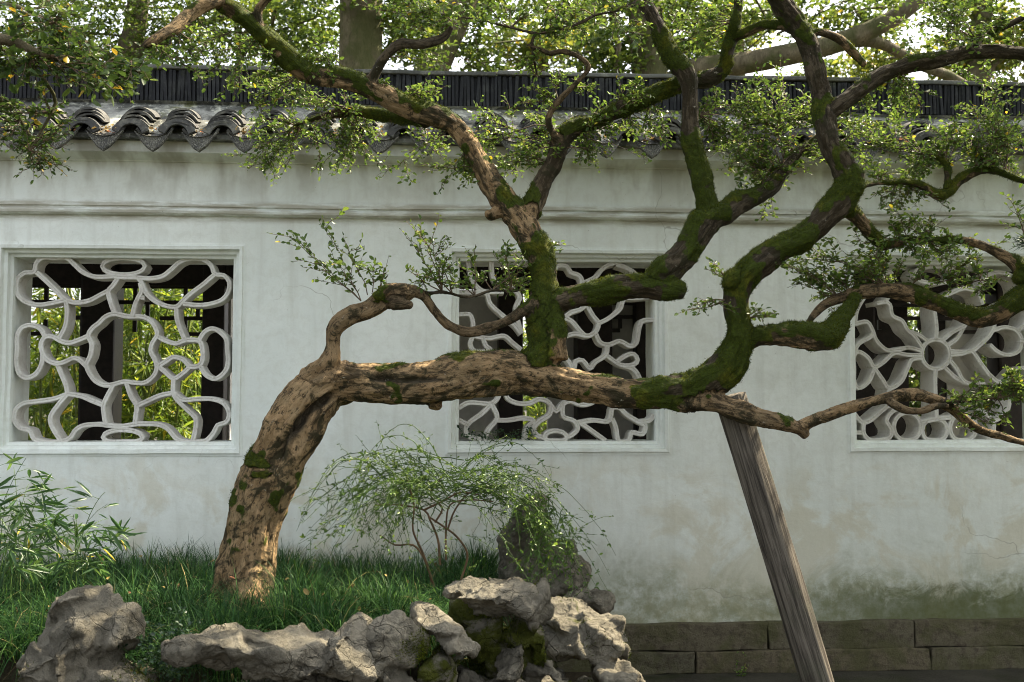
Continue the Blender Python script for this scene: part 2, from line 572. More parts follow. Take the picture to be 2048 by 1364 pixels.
def mat_post():
    g = G('weathered_post_wood')
    o = g.obj()
    st = g.mapv(o, (1, 1, 0.045))
    n1 = g.noise(st, 46, 6, 0.7, 0.5)
    n2 = g.noise(g.mapv(o, (1, 1, 0.02)), 130, 4, 0.7)
    n3 = g.noise(o, 6, 5, 0.6)
    col = g.mix(g.step(n1, 0.38, 0.62), (0.035, 0.030, 0.024), (0.145, 0.128, 0.102))
    col = g.mix(g.math('MULTIPLY', g.step(n2, 0.5, 0.7), 0.7), col, (0.04, 0.034, 0.027))
    col = g.mix(g.math('MULTIPLY', g.step(n3, 0.5, 0.75), 0.5), col, (0.10, 0.105, 0.07))
    nb = g.bump(g.math('ADD', n1, g.math('MULTIPLY', n2, 0.5)), 0.9, 0.012)
    return g.bsdf(col, 0.88, nb, 0.2)
M['post'] = mat_post()

def mat_soil(name, a, b):
    g = G(name)
    p = g.pos()
    n1 = g.noise(p, 4, 7, 0.7)
    n2 = g.noise(p, 35, 6, 0.75)
    col = g.mix(g.step(n1, 0.35, 0.65), a, b)
    col = g.mix(g.math('MULTIPLY', g.step(g.noise(p, 3, 5), 0.5, 0.7), 0.6), col, (0.03, 0.04, 0.01))
    return g.bsdf(col, 0.95, g.bump(n2, 0.9, 0.03), 0.1)
M['soil'] = mat_soil('dark_bed_soil', (0.028, 0.022, 0.014), (0.05, 0.04, 0.026))
M['ground'] = mat_soil('packed_garden_ground', (0.045, 0.042, 0.032), (0.07, 0.066, 0.05))

def mat_leaf(name, c0, c1, c2, yellow=None, yfrac=0.0, trans=0.42, tcol=None, rough=0.42, spec=0.4):
    g = G(name)
    r = g.attr('rnd')
    stops = [(0.0, c0), (0.55, c1), (max(0.9, 1 - yfrac) - 0.02 if yfrac else 1.0, c2)]
    if yellow:
        stops += [(1 - yfrac, c2), (1 - yfrac + 0.01, yellow)]
    col = g.ramp(r, stops)
    hs = g.n('HueSaturation', {'Hue': 0.485, 'Saturation': 1.0, 'Value': 1.3, 'Color': col}).outputs[0]
    return g.leafy(col, tcol or hs, trans, rough, spec)
M['leaf'] = mat_leaf('small_oval_leaf', (0.036, 0.075, 0.012), (0.080, 0.142, 0.020), (0.155, 0.225, 0.036), (0.42, 0.33, 0.02), 0.012)
M['leaf_near'] = mat_leaf('near_broad_leaf', (0.024, 0.05, 0.010), (0.05, 0.095, 0.016), (0.10, 0.15, 0.025), (0.36, 0.26, 0.02), 0.04)
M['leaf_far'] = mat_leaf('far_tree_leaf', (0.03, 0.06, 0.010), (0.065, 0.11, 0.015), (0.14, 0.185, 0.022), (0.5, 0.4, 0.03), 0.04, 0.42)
M['leaf_gold'] = mat_leaf('golden_far_leaf', (0.04, 0.075, 0.014), (0.09, 0.13, 0.018), (0.22, 0.225, 0.028), (0.55, 0.40, 0.03), 0.12, 0.5)
M['leaf_vine'] = mat_leaf('trailing_shrub_leaf', (0.038, 0.085, 0.012), (0.075, 0.15, 0.02), (0.16, 0.25, 0.034), (0.5, 0.42, 0.02), 0.006, 0.35)
M['leaf_bamboo'] = mat_leaf('bamboo_leaf', (0.02, 0.06, 0.014), (0.04, 0.10, 0.022), (0.085, 0.16, 0.035), (0.4, 0.34, 0.04), 0.02, 0.35)
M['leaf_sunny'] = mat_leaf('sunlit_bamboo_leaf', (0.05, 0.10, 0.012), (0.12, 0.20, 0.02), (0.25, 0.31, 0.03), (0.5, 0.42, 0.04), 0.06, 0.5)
M['grass'] = mat_leaf('mondo_grass_blade', (0.009, 0.034, 0.008), (0.024, 0.082, 0.017), (0.085, 0.175, 0.034), (0.26, 0.21, 0.08), 0.035, 0.25, None, 0.6, 0.2)
M['cover'] = mat_leaf('ground_cover_leaf', (0.012, 0.032, 0.012), (0.022, 0.058, 0.022), (0.045, 0.09, 0.035), None, 0, 0.2)
M['moss'] = mat_leaf('moss_tuft', (0.018, 0.028, 0.002), (0.055, 0.075, 0.006), (0.125, 0.14, 0.011), None, 0, 0.3, None, 0.8, 0.1)
M['litter'] = mat_leaf('dry_leaf_litter', (0.13, 0.09, 0.04), (0.24, 0.18, 0.07), (0.34, 0.25, 0.08), (0.45, 0.2, 0.1), 0.1, 0.15, None, 0.8, 0.1)

def mat_plain(name, c, rough=0.7, var=0.4, scale=20, spec=0.25):
    g = G(name)
    p = g.pos()
    n1 = g.noise(p, scale, 6, 0.7)
    col = g.mix(g.step(n1, 0.3, 0.7), tuple(v * (1 - var) for v in c), tuple(min(1, v * (1 + var)) for v in c))
    return g.bsdf(col, rough, g.bump(n1, 0.3, 0.005), spec)
M['twig'] = mat_plain('twig_bark', (0.10, 0.07, 0.042))
M['shoot'] = mat_plain('green_shoot', (0.055, 0.10, 0.018))
M['cane'] = mat_plain('brown_cane', (0.115, 0.07, 0.035))
M['culm'] = mat_plain('bamboo_culm', (0.13, 0.17, 0.04), 0.45)
M['timber'] = mat_plain('dark_lacquered_timber', (0.016, 0.011, 0.009), 0.5, 0.5)
M['inner'] = mat_plain('corridor_plaster', (0.46, 0.45, 0.42), 0.9, 0.2, 3)
M['paving'] = mat_plain('corridor_paving', (0.10, 0.095, 0.085), 0.85, 0.3, 8)
# ------------------------------------------------------------------ ground
def grid_sheet(name, x0, x1, y0, y1, nx, ny, zf, m):
    xs, ys = np.linspace(x0, x1, nx), np.linspace(y0, y1, ny)
    X, Y = np.meshgrid(xs, ys)
    Z = np.vectorize(zf)(X, Y)
    V = np.stack([X, Y, Z], -1).reshape(-1, 3)
    i = np.arange(nx * ny).reshape(ny, nx)
    F = np.stack([i[:-1, :-1], i[:-1, 1:], i[1:, 1:], i[1:, :-1]], -1).reshape(-1, 4)
    o = mesh_obj(name, np_mesh(name, V, F), m, None, True)
    return o

tag(grid_sheet('ground', -90, 90, -90, 160, 60, 80, lambda x, y: 0.0, M['ground']), kind='structure')

def bed_z(x, y):
    """raised planting bed left of the rocks, falling away behind them"""
    n = noise.noise(Vector((x * 1.3, y * 1.3, 0))) * 0.05
    z = 0.50 + n + 0.05 * math.exp(-((x + 1.1) ** 2 + (y + 1.15) ** 2) / 0.5)
    k = min(1.0, max(0.0, (0.62 - x + 0.25 * y) / 0.35))       # right edge
    f = min(1.0, max(0.0, (y + 2.12 + 0.05 * sin(x * 5)) / 0.3))  # front edge
    if x < -1.62:
        f = min(1.0, max(0.0, (y + 2.6) / 0.3))
    return 0.02 + (z - 0.02) * k * f
tag(grid_sheet('planting_bed', -5.0, 0.9, -3.0, -0.02, 120, 70, bed_z, M['soil']), kind='structure')

# ------------------------------------------------------------------ white garden wall
X0, X1 = -5.2, 6.6           # how far the wall runs
def zw(py, Y, px=1024):
    return float(P(px, py, Y)[2])

WALL = thing('garden_wall', 'whitewashed garden wall with grey tiled coping, plaster moulding and lattice windows', 'wall', (0, 0.2, 0))
WALL['kind'] = 'thing'
z_plinth = zw(1251, 0)
z_eave = zw(318, 0)

# the three openings (outer edge at the wall face)
WIN = []
for (a, b, c, d) in ((-4, 486, 481, 909), (896, 497, 1338, 902), (1693, 503, 2135, 904)):
    p, q = P(a, b, 0), P(c, d, 0)
    WIN.append((p[0], q[0], q[2], p[2]))
zt = np.mean([w[3] for w in WIN])
zb = np.mean([w[2] for w in WIN])
WIN = [(w[0], w[1], zb, zt) for w in WIN]

# wall body: built from rectangular piers round the openings, one closed shell with real openings
TH = 0.44
def wall_body():
    xs = sorted([X0, X1] + [v for w in WIN for v in w[:2]])
    zs = [z_plinth, zb, zt, z_eave]
    bm = bmesh.new()
    vid = {}
    sub_x, sub_z = 0.16, 0.16
    def lin(a, b, s):
        n = max(1, int(round((b - a) / s)))
        return [a + (b - a) * i / n for i in range(n)]
    gx, gz = [], []
    for a, b in zip(xs[:-1], xs[1:]): gx += lin(a, b, sub_x)
    gx.append(xs[-1])
    for a, b in zip(zs[:-1], zs[1:]): gz += lin(a, b, sub_z)
    gz.append(zs[-1])
    def is_open(x, z):
        return any(w[0] < x < w[1] and w[2] < z < w[3] for w in WIN)
    def v(i, j, back):
        k = (i, j, back)
        if k not in vid:
            x, z = gx[i], gz[j]
            edge = min([abs(x - t) for t in xs] + [abs(z - t) for t in zs])
            wob = 0.0 if edge < 1e-4 else 0.006 * noise.noise(Vector((x * 1.7, 3.1 + back, z * 1.7)))
            vid[k] = bm.verts.new((x, TH if back else wob, z))
        return vid[k]
    nx, nz = len(gx) - 1, len(gz) - 1
    op = [[is_open((gx[i] + gx[i + 1]) / 2, (gz[j] + gz[j + 1]) / 2) for j in range(nz)] for i in range(nx)]
    for i in range(nx):
        for j in range(nz):
            if op[i][j]: continue
            bm.faces.new((v(i, j, 0), v(i + 1, j, 0), v(i + 1, j + 1, 0), v(i, j + 1, 0)))
            bm.faces.new((v(i, j + 1, 1), v(i + 1, j + 1, 1), v(i + 1, j, 1), v(i, j, 1)))
            for di, dj, e in ((-1, 0, ((0, 0), (0, 1))), (1, 0, ((1, 1), (1, 0))), (0, -1, ((1, 0), (0, 0))), (0, 1, ((0, 1), (1, 1)))):
                a, b = i + di, j + dj
                if not (0 <= a < nx and 0 <= b < nz) or op[a][b]:
                    (p0, q0), (p1, q1) = e
                    bm.faces.new((v(i + p0, j + q0, 0), v(i + p1, j + q1, 0), v(i + p1, j + q1, 1), v(i + p0, j + q0, 1)))
    bmesh.ops.recalc_face_normals(bm, faces=bm.faces)
    return bm
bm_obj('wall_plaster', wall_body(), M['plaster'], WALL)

def extrude_profile(name, prof, m, x0=X0, x1=X1, step=0.12, wob=0.004, parent=WALL, smooth=False, seed=0):
    """prof: closed list of (y,z); swept along x with a slight hand-made wobble"""
    n = int((x1 - x0) / step) + 1
    xs = np.linspace(x0, x1, n)
    k = len(prof)
    V = []
    for x in xs:
        dz = wob * noise.noise(Vector((x * 0.9, seed, 0))) * 1.6
        for (y, z) in prof:
            V.append((x, y + wob * noise.noise(Vector((x * 2.3, z * 9, seed + 4))), z + dz + 0.4 * wob * noise.noise(Vector((x * 6, z * 9, seed + 8)))))
    bm = bmesh.new()
    vv = [bm.verts.new(p) for p in V]
    for i in range(n - 1):
        for j in range(k):
            a, b = i * k + j, i * k + (j + 1) % k
            bm.faces.new((vv[a], vv[b], vv[b + k], vv[a + k]))
    bm.faces.new([vv[j] for j in range(k)][::-1])
    bm.faces.new([vv[(n - 1) * k + j] for j in range(k)])
    bmesh.ops.recalc_face_normals(bm, faces=bm.faces)
    return bm_obj(name, bm, m, parent, smooth)

# string-course moulding: a fillet over a rounded bead
m1, m0 = zw(412, -0.02), zw(439, -0.02)
hm = m1 - m0
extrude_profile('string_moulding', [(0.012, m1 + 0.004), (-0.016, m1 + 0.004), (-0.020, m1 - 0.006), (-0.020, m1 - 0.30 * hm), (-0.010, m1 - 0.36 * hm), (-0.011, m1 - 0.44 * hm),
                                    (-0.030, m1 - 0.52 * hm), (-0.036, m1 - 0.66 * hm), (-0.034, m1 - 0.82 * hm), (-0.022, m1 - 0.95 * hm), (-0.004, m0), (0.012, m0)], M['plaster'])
# eave: cove and fascia under the tiles
Y_E, Y_R = -0.19, 0.12
z_se = zw(280, -0.2)
f1, f0 = z_se - 0.012, zw(316, -0.10)
extrude_profile('eave_fascia', [(0.20, z_eave - 0.045), (-0.012, z_eave - 0.045), (-0.014, f0 - 0.022), (-0.05, f0 - 0.012), (-0.085, f0), (-0.105, f0 + 0.002), (-0.105, f1), (0.20, f1)], M['plaster'], seed=3)

# tile slope: rises from the eave to the ridge
z_sr = zw(216, 0.12)
extrude_profile('mortar_slope', [(Y_E + 0.03, z_se - 0.01), (Y_E + 0.03, z_se + 0.01), (Y_R, z_sr - 0.012), (Y_R - 0.02, z_sr), (0.34, z_sr), (0.60, z_se), (0.60, z_se - 0.01)], M['mortar'], seed=5, wob=0.006)
zr0, zr1, zc1 = z_sr, zw(153, 0.12), zw(144, 0.10)
extrude_profile('ridge_core', [(0.135, zr0 - 0.004), (0.135, zr1 - 0.002), (0.305, zr1 - 0.002), (0.305, zr0 - 0.004)], M['ridge'], seed=6, wob=0.001)

# ridge of tiles set on edge: one object for each tile in view
def slat_mesh(seed):
    r = random.Random(seed)
    bm = bmesh.new()
    t = 0.0075
    box(bm, -t, t, -0.012, 0.022, 0.004, zr1 - zr0 - 0.002)
    for v in bm.verts:
        v.co.x += r.uniform(-0.0015, 0.0015)
        v.co.y += r.uniform(-0.004, 0.003)
        v.co.z += r.uniform(-0.003, 0.002)
    me = bpy.data.meshes.new('ridge_tile')
    bm.to_mesh(me); bm.free()
    me.materials.append(M['ridge'])
    return me
SLATS = [slat_mesh(i) for i in range(8)]
r = random.Random(11)
MPI = Matrix.Translation(WALL.location).inverted()
def place(name, me, loc, rot=(0, 0, 0), parent=WALL, scale=(1, 1, 1)):
    o = bpy.data.objects.new(name, me)
    link(o, parent)
    o.matrix_parent_inverse = MPI
    o.location, o.rotation_euler, o.scale = loc, rot, scale
    return o
sp = 0.0205
xa = float(P(-15, 180, 0.12)[0])
for i in range(300):
    x = xa + i * sp
    place('ridge_tile', SLATS[r.randrange(8)], (x + r.uniform(-.002, .002), 0.125 + r.uniform(-.004, .004), zr0), (r.uniform(-.03, .03), r.gauss(0, 0.035), r.uniform(-.1, .1)))
x_last = xa + 300 * sp
bm = bmesh.new()
x = x_last
while x < X1:
    box(bm, x - .0075, x + .0075, 0.112, 0.147, zr0 + .004, zr1 - .003); x += sp
x = xa - sp
while x > X0:
    box(bm, x - .0075, x + .0075, 0.112, 0.147, zr0 + .004, zr1 - .003); x -= sp
tag(bm_obj('outlying_ridge_tiles', bm, M['ridge'], WALL), kind='stuff')

# coping slabs on the ridge
x = X0
i = 0
while x < X1:
    L = r.uniform(0.75, 1.15)
    bm = bmesh.new()
    box(bm, 0, L - 0.006, -0.115, 0.115, 0, zc1 - zr1 + 0.004, 0.006)
    bmesh.ops.subdivide_edges(bm, edges=[e for e in bm.edges if e.calc_length() > 0.4], cuts=7)
    for v in bm.verts:
        v.co += Vector((0, 0, 1)) * 0.006 * noise.noise(Vector((v.co.x * 6 + i * 9, v.co.y * 8, 1))) + Vector((0, 1, 0)) * 0.006 * noise.noise(Vector((v.co.x * 5, i, 2)))
    me = bpy.data.meshes.new('coping_slab'); bm.to_mesh(me); bm.free(); me.materials.append(M['coping'])
    place('coping_slab', me, (x, 0.215, zr1 + r.uniform(0, .004)), (r.uniform(-.02, .02), r.uniform(-.004, .004), 0))
    x += L; i += 1

# eave tiles: stacks of arched cover tiles, a crescent end piece, and a pointed drip tile between
def arc_tile(rad, half, th, length, ny=2, na=12, flare=0.0):
    bm = bmesh.new()
    rows = []
    for s in range(ny + 1):
        y = length * s / ny
        R = rad * (1 + flare * (1 - s / ny))
        o_, i_ = [], []
        for a in range(na + 1):
            t = -half + 2 * half * a / na
            o_.append(bm.verts.new((R * sin(t), y, R * cos(t) - rad * cos(half))))
            i_.append(bm.verts.new(((R - th) * sin(t), y, (R - th) * cos(t) - rad * cos(half))))
        rows.append((o_, i_))
    for s in range(ny):
        for a in range(na):
            o0, i0 = rows[s]; o1, i1 = rows[s + 1]
            bm.faces.new((o0[a], o0[a + 1], o1[a + 1], o1[a]))
            bm.faces.new((i0[a + 1], i0[a], i1[a], i1[a + 1]))
    for s in (0, ny):
        o0, i0 = rows[s]
        for a in range(na):
            f = (o0[a + 1], o0[a], i0[a], i0[a + 1])
            bm.faces.new(f if s == 0 else f[::-1])
    for a in (0, na):
        for s in range(ny):
            o0, i0 = rows[s]; o1, i1 = rows[s + 1]
            f = (o0[a], o1[a], i1[a], i0[a])
            bm.faces.new(f if a == 0 else f[::-1])
    bmesh.ops.recalc_face_normals(bm, faces=bm.faces)
    return bm
def as_mesh(name, bm, m):
    me = bpy.data.meshes.new(name); bm.to_mesh(me); bm.free(); me.materials.append(m)
    return me
COVERS = []
for i in range(4):
    bm = arc_tile(0.088 + 0.002 * i, radians(62), 0.010, 0.12)
    for v in bm.verts:
        v.co += 0.003 * Vector(noise.noise_vector(Vector((v.co.x * 14 + i * 7, v.co.y * 14, v.co.z * 14))))
    COVERS.append(as_mesh('cover_tile', bm, M['tile']))
def end_piece():
    """crescent face closing the end of a cover-tile row, with a beaded rim"""
    bm = bmesh.new()
    na = 16
    ro, ri, half = 0.098, 0.055, radians(66)
    prev = None
    for a in range(na + 1):
        t = -half + 2 * half * a / na
        k = 0.018 * (0.5 + 0.5 * cos(t / half * pi))
        bump_ = 0.004 * (a % 2)
        ring = [((ro + bump_) * sin(t), 0, (ro + bump_) * cos(t) - 0.037), ((ri + k) * sin(t) * 1.15, 0.0, (ri + k) * cos(t) - 0.037),
                ((ri + k) * sin(t) * 1.15, 0.014, (ri + k) * cos(t) - 0.037), ((ro + bump_) * sin(t), 0.014, (ro + bump_) * cos(t) - 0.037)]
        vv = [bm.verts.new(p) for p in ring]
        if prev:
            for j in range(4):
                bm.faces.new((prev[j], prev[(j + 1) % 4], vv[(j + 1) % 4], vv[j]))
        else:
            bm.faces.new(vv)
        prev = vv
    bm.faces.new(prev[::-1])
    bmesh.ops.recalc_face_normals(bm, faces=bm.faces)
    return as_mesh('end_tile', bm, M['tile'])
END = end_piece()
def drip_piece():
    """shield-shaped drip tile: concave top edge, pointed foot, raised rim round a moulded field"""
    half_w, n = 0.090, 10
    top = [(-half_w + 2 * half_w * i / n, 0.012 - 0.030 * (1 - (2 * i / n - 1) ** 2)) for i in range(n + 1)]
    rt = [(half_w * (1 - t) ** 0.62, 0.012 - 0.105 * t ** 1.12) for t in (0.12, 0.25, 0.4, 0.55, 0.7, 0.85)]
    lt = [(-x, z) for x, z in rt][::-1]
    out = top + rt + [(0, -0.096)] + lt
    cx, cz = 0, -0.036
    inn = [(cx + (x - cx) * 0.84, cz + (z - cz) * 0.80) for x, z in out]
    bm = bmesh.new()
    A = [bm.verts.new((x, 0, z)) for x, z in out]
    B = [bm.verts.new((x, -0.002, z)) for x, z in [(cx + (x - cx) * 0.9, cz + (z - cz) * 0.88) for x, z in out]]
    C_ = [bm.verts.new((x, 0.006, z)) for x, z in inn]
    D = [bm.verts.new((x, 0.018, z)) for x, z in out]
    N = len(out)
    for i in range(N):
        j = (i + 1) % N
        bm.faces.new((A[i], A[j], B[j], B[i])); bm.faces.new((B[i], B[j], C_[j], C_[i])); bm.faces.new((A[j], A[i], D[i], D[j]))
    bm.faces.new(C_); bm.faces.new(D[::-1])
    bmesh.ops.recalc_face_normals(bm, faces=bm.faces)
    bmesh.ops.triangulate(bm, faces=[f for f in bm.faces if len(f.verts) > 4])
    return as_mesh('drip_tile', bm, M['drip'])
DRIP = drip_piece()
def pan_piece():
    bm = arc_tile(0.11, radians(56), 0.013, 0.24, 4)
    for v in bm.verts:
        v.co.z = -v.co.z
    bmesh.ops.reverse_faces(bm, faces=bm.faces)
    return as_mesh('pan_tile', bm, M['tile'])
PAN = pan_piece()
pitch = math.atan2(z_sr - z_se, Y_R - Y_E)
p0, p1 = P(258, 250, -0.2)[0], P(350, 250, -0.2)[0]
TSP = 0.2235
x_ref = float(P(165, 255, -0.22)[0])
k0, k1 = int((X0 + 1.0 - x_ref) / TSP), int((X1 - 1.2 - x_ref) / TSP)
DRIPS = []
for k in range(k0, k1 + 1):
    x = x_ref + k * TSP + r.uniform(-.006, .006)
    for s in range(5):
        yy = Y_E - 0.018 + 0.029 * s + r.uniform(-.005, .005)
        zz = z_se + 0.016 + 0.0245 * s + r.uniform(-.002, .002)
        place('cover_tile', COVERS[r.randrange(4)], (x + r.gauss(0, .004), yy, zz), (radians(12), r.gauss(0, .06), r.gauss(0, .04)))
    place('end_tile', END, (x, Y_E - 0.035, z_se + 0.014), (radians(-12), r.gauss(0, .03), r.gauss(0, .04)))
    xd = x + TSP * 0.5
    DRIPS.append(xd)
    place('pan_tile', PAN, (xd, Y_E - 0.02, z_se + 0.022), (pitch * 0.8, 0, 0))
    place('drip_tile', DRIP, (xd + r.gauss(0, .003), Y_E - 0.045, z_se + 0.000), (radians(-14) + r.gauss(0, .03), r.gauss(0, .05), r.gauss(0, .05)))

# plinth of dressed stone blocks under the plaster, right of the rocks
def stone(x0, x1, z0, z1, yf, seed):
    bm = bmesh.new()
    box(bm, x0 + .002, x1 - .002, yf, yf + 0.34, z0 + .0015, z1 - .0015, 0.006)
    bmesh.ops.subdivide_edges(bm, edges=[e for e in bm.edges if e.calc_length() > 0.25 and abs(e.verts[0].co.x - e.verts[1].co.x) > 0.2], cuts=9)
    bmesh.ops.subdivide_edges(bm, edges=[e for e in bm.edges if abs(e.verts[0].co.z - e.verts[1].co.z) > 0.08], cuts=3)
    for v in bm.verts:
        q = Vector((v.co.x * 5 + seed, v.co.y * 5, v.co.z * 7))
        v.co += 0.009 * Vector(noise.noise_vector(q)) + 0.004 * Vector(noise.noise_vector(q * 4))
    return bm_obj('plinth_stone', bm, M['plinth'], WALL, False)
zc = zw(1308, -0.05)
zlow = zw(1355, -0.06)
def joints(pxs, py, Y):
    return [float(P(px, py, Y)[0]) for px in pxs]
top_j = [X0, -4.0, -2.9, -2.0, -1.1, -0.1] + joints((1180, 1537, 1832, 2230), 1270, -0.05) + [4.2, 5.3, X1]
low_j = [X0, -4.4, -3.3, -2.3, -1.3, -0.5] + joints((1110, 1391, 1863, 2180), 1325, -0.06) + [4.0, 5.1, X1]
bot_j = [X0, -3.0, -0.8] + joints((1300, 1700, 2100), 1350, -0.06) + [4.6, X1]
for a, b in zip(top_j[:-1], top_j[1:]): stone(a, b, zc, z_plinth + 0.006, -0.045, a * 7)
for a, b in zip(low_j[:-1], low_j[1:]): stone(a, b, zlow, zc, -0.060, a * 5 + 3)
for a, b in zip(bot_j[:-1], bot_j[1:]): stone(a, b, -0.1, zlow, -0.085, a * 3 + 1)

# ------------------------------------------------------------------ lattice windows
def frame_mesh(w):
    """stepped plaster reveal running round the opening, from the wall face inwards"""
    x0, x1, z0, z1 = w
    prof = [(0.0, -0.004), (0.004, -0.012), (0.020, -0.010), (0.024, 0.020), (0.026, 0.024), (0.040, 0.026), (0.044, 0.048), (0.047, 0.052), (0.058, 0.054), (0.060, 0.070), (0.060, 0.30), (-0.01, 0.30), (-0.012, -0.002)]
    bm = bmesh.new()
    rings = []
    ns = 14
    for (i, y) in prof:
        i2 = i
        c = [(x0 + i2, z0 + i2), (x1 - i2, z0 + i2), (x1 - i2, z1 - i2), (x0 + i2, z1 - i2)]
        ring = []
        for k in range(4):
            (ax, az), (bx, bz) = c[k], c[(k + 1) % 4]
            for s in range(ns):
                t = s / ns
                q = Vector((ax + (bx - ax) * t, y, az + (bz - az) * t))
                q += 0.0035 * Vector(noise.noise_vector(Vector((q.x * 5, i * 20, q.z * 5))))
                ring.append(bm.verts.new(q))
        rings.append(ring)
    n = len(rings[0])
    for a in range(len(rings)):
        A, B = rings[a], rings[(a + 1) % len(rings)]
        for j in range(n):
            bm.faces.new((A[j], A[(j + 1) % n], B[(j + 1) % n], B[j]))
    bmesh.ops.recalc_face_normals(bm, faces=bm.faces)
    return bm

def lattice_bar(name, pts2, wd, y0, dep, parent, closed=False, taper=0.0):
    """curved bar of rounded-front rectangular section following a line in the opening"""
    C = np.array([(p[0], 0, p[1]) for p in pts2])
    if closed:
        C = np.vstack([C, C[:1]])
    C = catmull(C, 0.014)
    n = len(C)
    T = np.gradient(C, axis=0)
    if closed:
        T[0] = T[-1] = C[1] - C[-2]
    T /= np.linalg.norm(T, axis=1)[:, None] + 1e-9
    Nn = np.stack([-T[:, 2], np.zeros(n), T[:, 0]], 1)
    h = wd / 2
    sec = [(-h, dep), (-h, 0.005), (-h * 0.84, 0.0), (-h * .30, 0.0), (0, 0.0025), (h * .30, 0.0), (h * 0.84, 0.0), (h, 0.005), (h, dep)]
    ends = 1.0
    V, F = [], []
    k = len(sec)
    for i in range(n):
        s = 1 + 0.12 * noise.noise(Vector((C[i][0] * 9, C[i][2] * 9, 3.3)))
        dy = 0.006 * noise.noise(Vector((C[i][0] * 7, C[i][2] * 7, 9.3)))
        for (a, b) in sec:
            V.append((C[i][0] + Nn[i][0] * a * s, y0 + b + dy, C[i][2] + Nn[i][2] * a * s))
    for i in range(n - 1):
        for j in range(k):
            a, b = i * k + j, i * k + (j + 1) % k
            F.append((a, a + k, b + k, b))
    me = bpy.data.meshes.new(name)
    caps = [] if closed else [tuple(range(k)), tuple((n - 1) * k + j for j in range(k))[::-1]]
    me.from_pydata(V, [], F + caps)
    me.materials.append(M['lattice'])
    o = bpy.data.objects.new(name, me)
    link(o, parent)
    return o

def ell(cx, cy, rx, ry, n=14):
    return [(cx + rx * cos(2 * pi * i / n), cy + ry * sin(2 * pi * i / n)) for i in range(n)]

def build_window(w, lines, conv, wd, y0, dep, label):
    fr = bm_obj('lattice_window', frame_mesh(w), M['plaster'], WALL)
    fr['label'] = label
    for ln in lines:
        closed = isinstance(ln, tuple)
        pts = [conv(x, y, y0) for x, y in (ln[0] if closed else ln)]
        pts = [(min(max(px, w[0] + 0.058), w[1] - 0.058), min(max(pz, w[2] + 0.058), w[3] - 0.058)) for px, pz in pts]
        lattice_bar('lattice_bar', pts, wd, y0 + RNG.uniform(0, 0.004), dep, fr, closed)
    return fr

def conv_of(ox, oy, sc):
    def f(x, y, Y):
        p = P(ox + x / sc, oy + y / sc, Y)
        return (float(p[0]), float(p[2]))
    return f

LEFT = [
 [(640,262),(540,265),(470,240),(420,195),(375,158),(310,142),(245,152),(205,187),(190,237),(140,242),(100,272),(88,322),(100,372),(150,412),(220,425),(290,415),(365,398)],
 [(205,240),(270,300),(320,350),(370,397),(430,412),(500,402),(560,372),(612,345)],
 (ell(700,205,122,48),),
 [(640,262),(700,268),(780,270),(850,275),(920,262),(970,225),(1020,182),(1080,162),(1150,167),(1200,202),(1220,250),(1270,257),(1300,292),(1298,345),(1260,395),(1190,420),(1120,427),(1040,418)],
 [(1215,255),(1150,310),(1090,355),(1040,400),(1000,436),(930,427),(870,397),(825,352),(800,292),(785,275)],
 [(668,272),(635,320),(612,350),(630,420),(657,490)],
 [(795,300),(803,345),(785,382),(765,430),(750,490)],
 [(820,385),(785,382)],
 [(368,395),(377,460),(370,540),(345,595),(330,620)],
 [(1000,436),(1005,510),(1030,580),(1050,628)],
 ([(560,530),(600,492),(650,477),(720,490),(800,492),(850,512),(885,560),(890,602),(865,640),(855,690),(880,740),(890,782),(870,830),(820,868),(760,868),(700,862),(640,878),(590,882),(540,858),(505,810),(490,762),(510,720),(520,650),(500,602),(520,562)],),
 [(500,602),(440,627),(390,642),(340,630),(300,607),(255,607),(230,650),(240,702),(270,742),(320,760),(370,747),(420,727),(460,747),(490,775)],
 [(255,610),(225,560),(170,540),(120,555),(95,602),(95,680),(90,760),(110,820),(155,840),(205,815),(235,760),(240,702)],
 [(890,602),(940,630),(1000,645),(1050,627),(1130,630),(1150,680),(1150,740),(1130,770),(1080,777),(1040,737),(985,722),(940,747),(895,777)],
 [(900,777),(940,810),(985,845),(1030,820),(1080,777)],
 [(1130,627),(1160,580),(1205,560),(1250,580),(1285,620),(1290,680),(1295,740),(1280,800),(1225,845),(1170,825),(1135,770)],
 [(320,760),(345,820),(370,880),(380,932)],
 [(380,932),(300,960),(200,975),(130,985),(85,1020),(75,1080),(110,1125),(165,1140),(190,1188),(250,1216),(320,1214),(390,1186),(430,1135),(480,1110),(560,1105),(600,1110)],
 [(380,932),(330,990),(285,1060),(292,1115),(330,1180),(345,1212)],
 [(380,932),(460,945),(520,970),(585,997)],
 [(640,882),(600,960),(585,1000),(590,1060),(600,1110)],
 [(715,868),(740,940),(775,1000),(770,1060),(765,1105)],
 [(775,1000),(840,970),(910,940),(985,925)],
 [(985,845),(985,925),(1010,970),(1060,1020),(1110,1070),(1110,1130),(1095,1195),(1090,1216)],
 [(985,925),(1040,965),(1120,960),(1200,960),(1270,985),(1300,1040),(1285,1090),(1235,1110),(1215,1150),(1170,1198),(1110,1216),(1050,1212),(1000,1185),(950,1130),(890,1105),(780,1102)],
 (ell(695,1178,112,42),),
 [(600,1110),(680,1117),(780,1102)],
]
build_window(WIN[0], LEFT, conv_of(0, 460, 2.842), 0.0245, 0.075, 0.105, 'left lattice window of looping cloud bars')

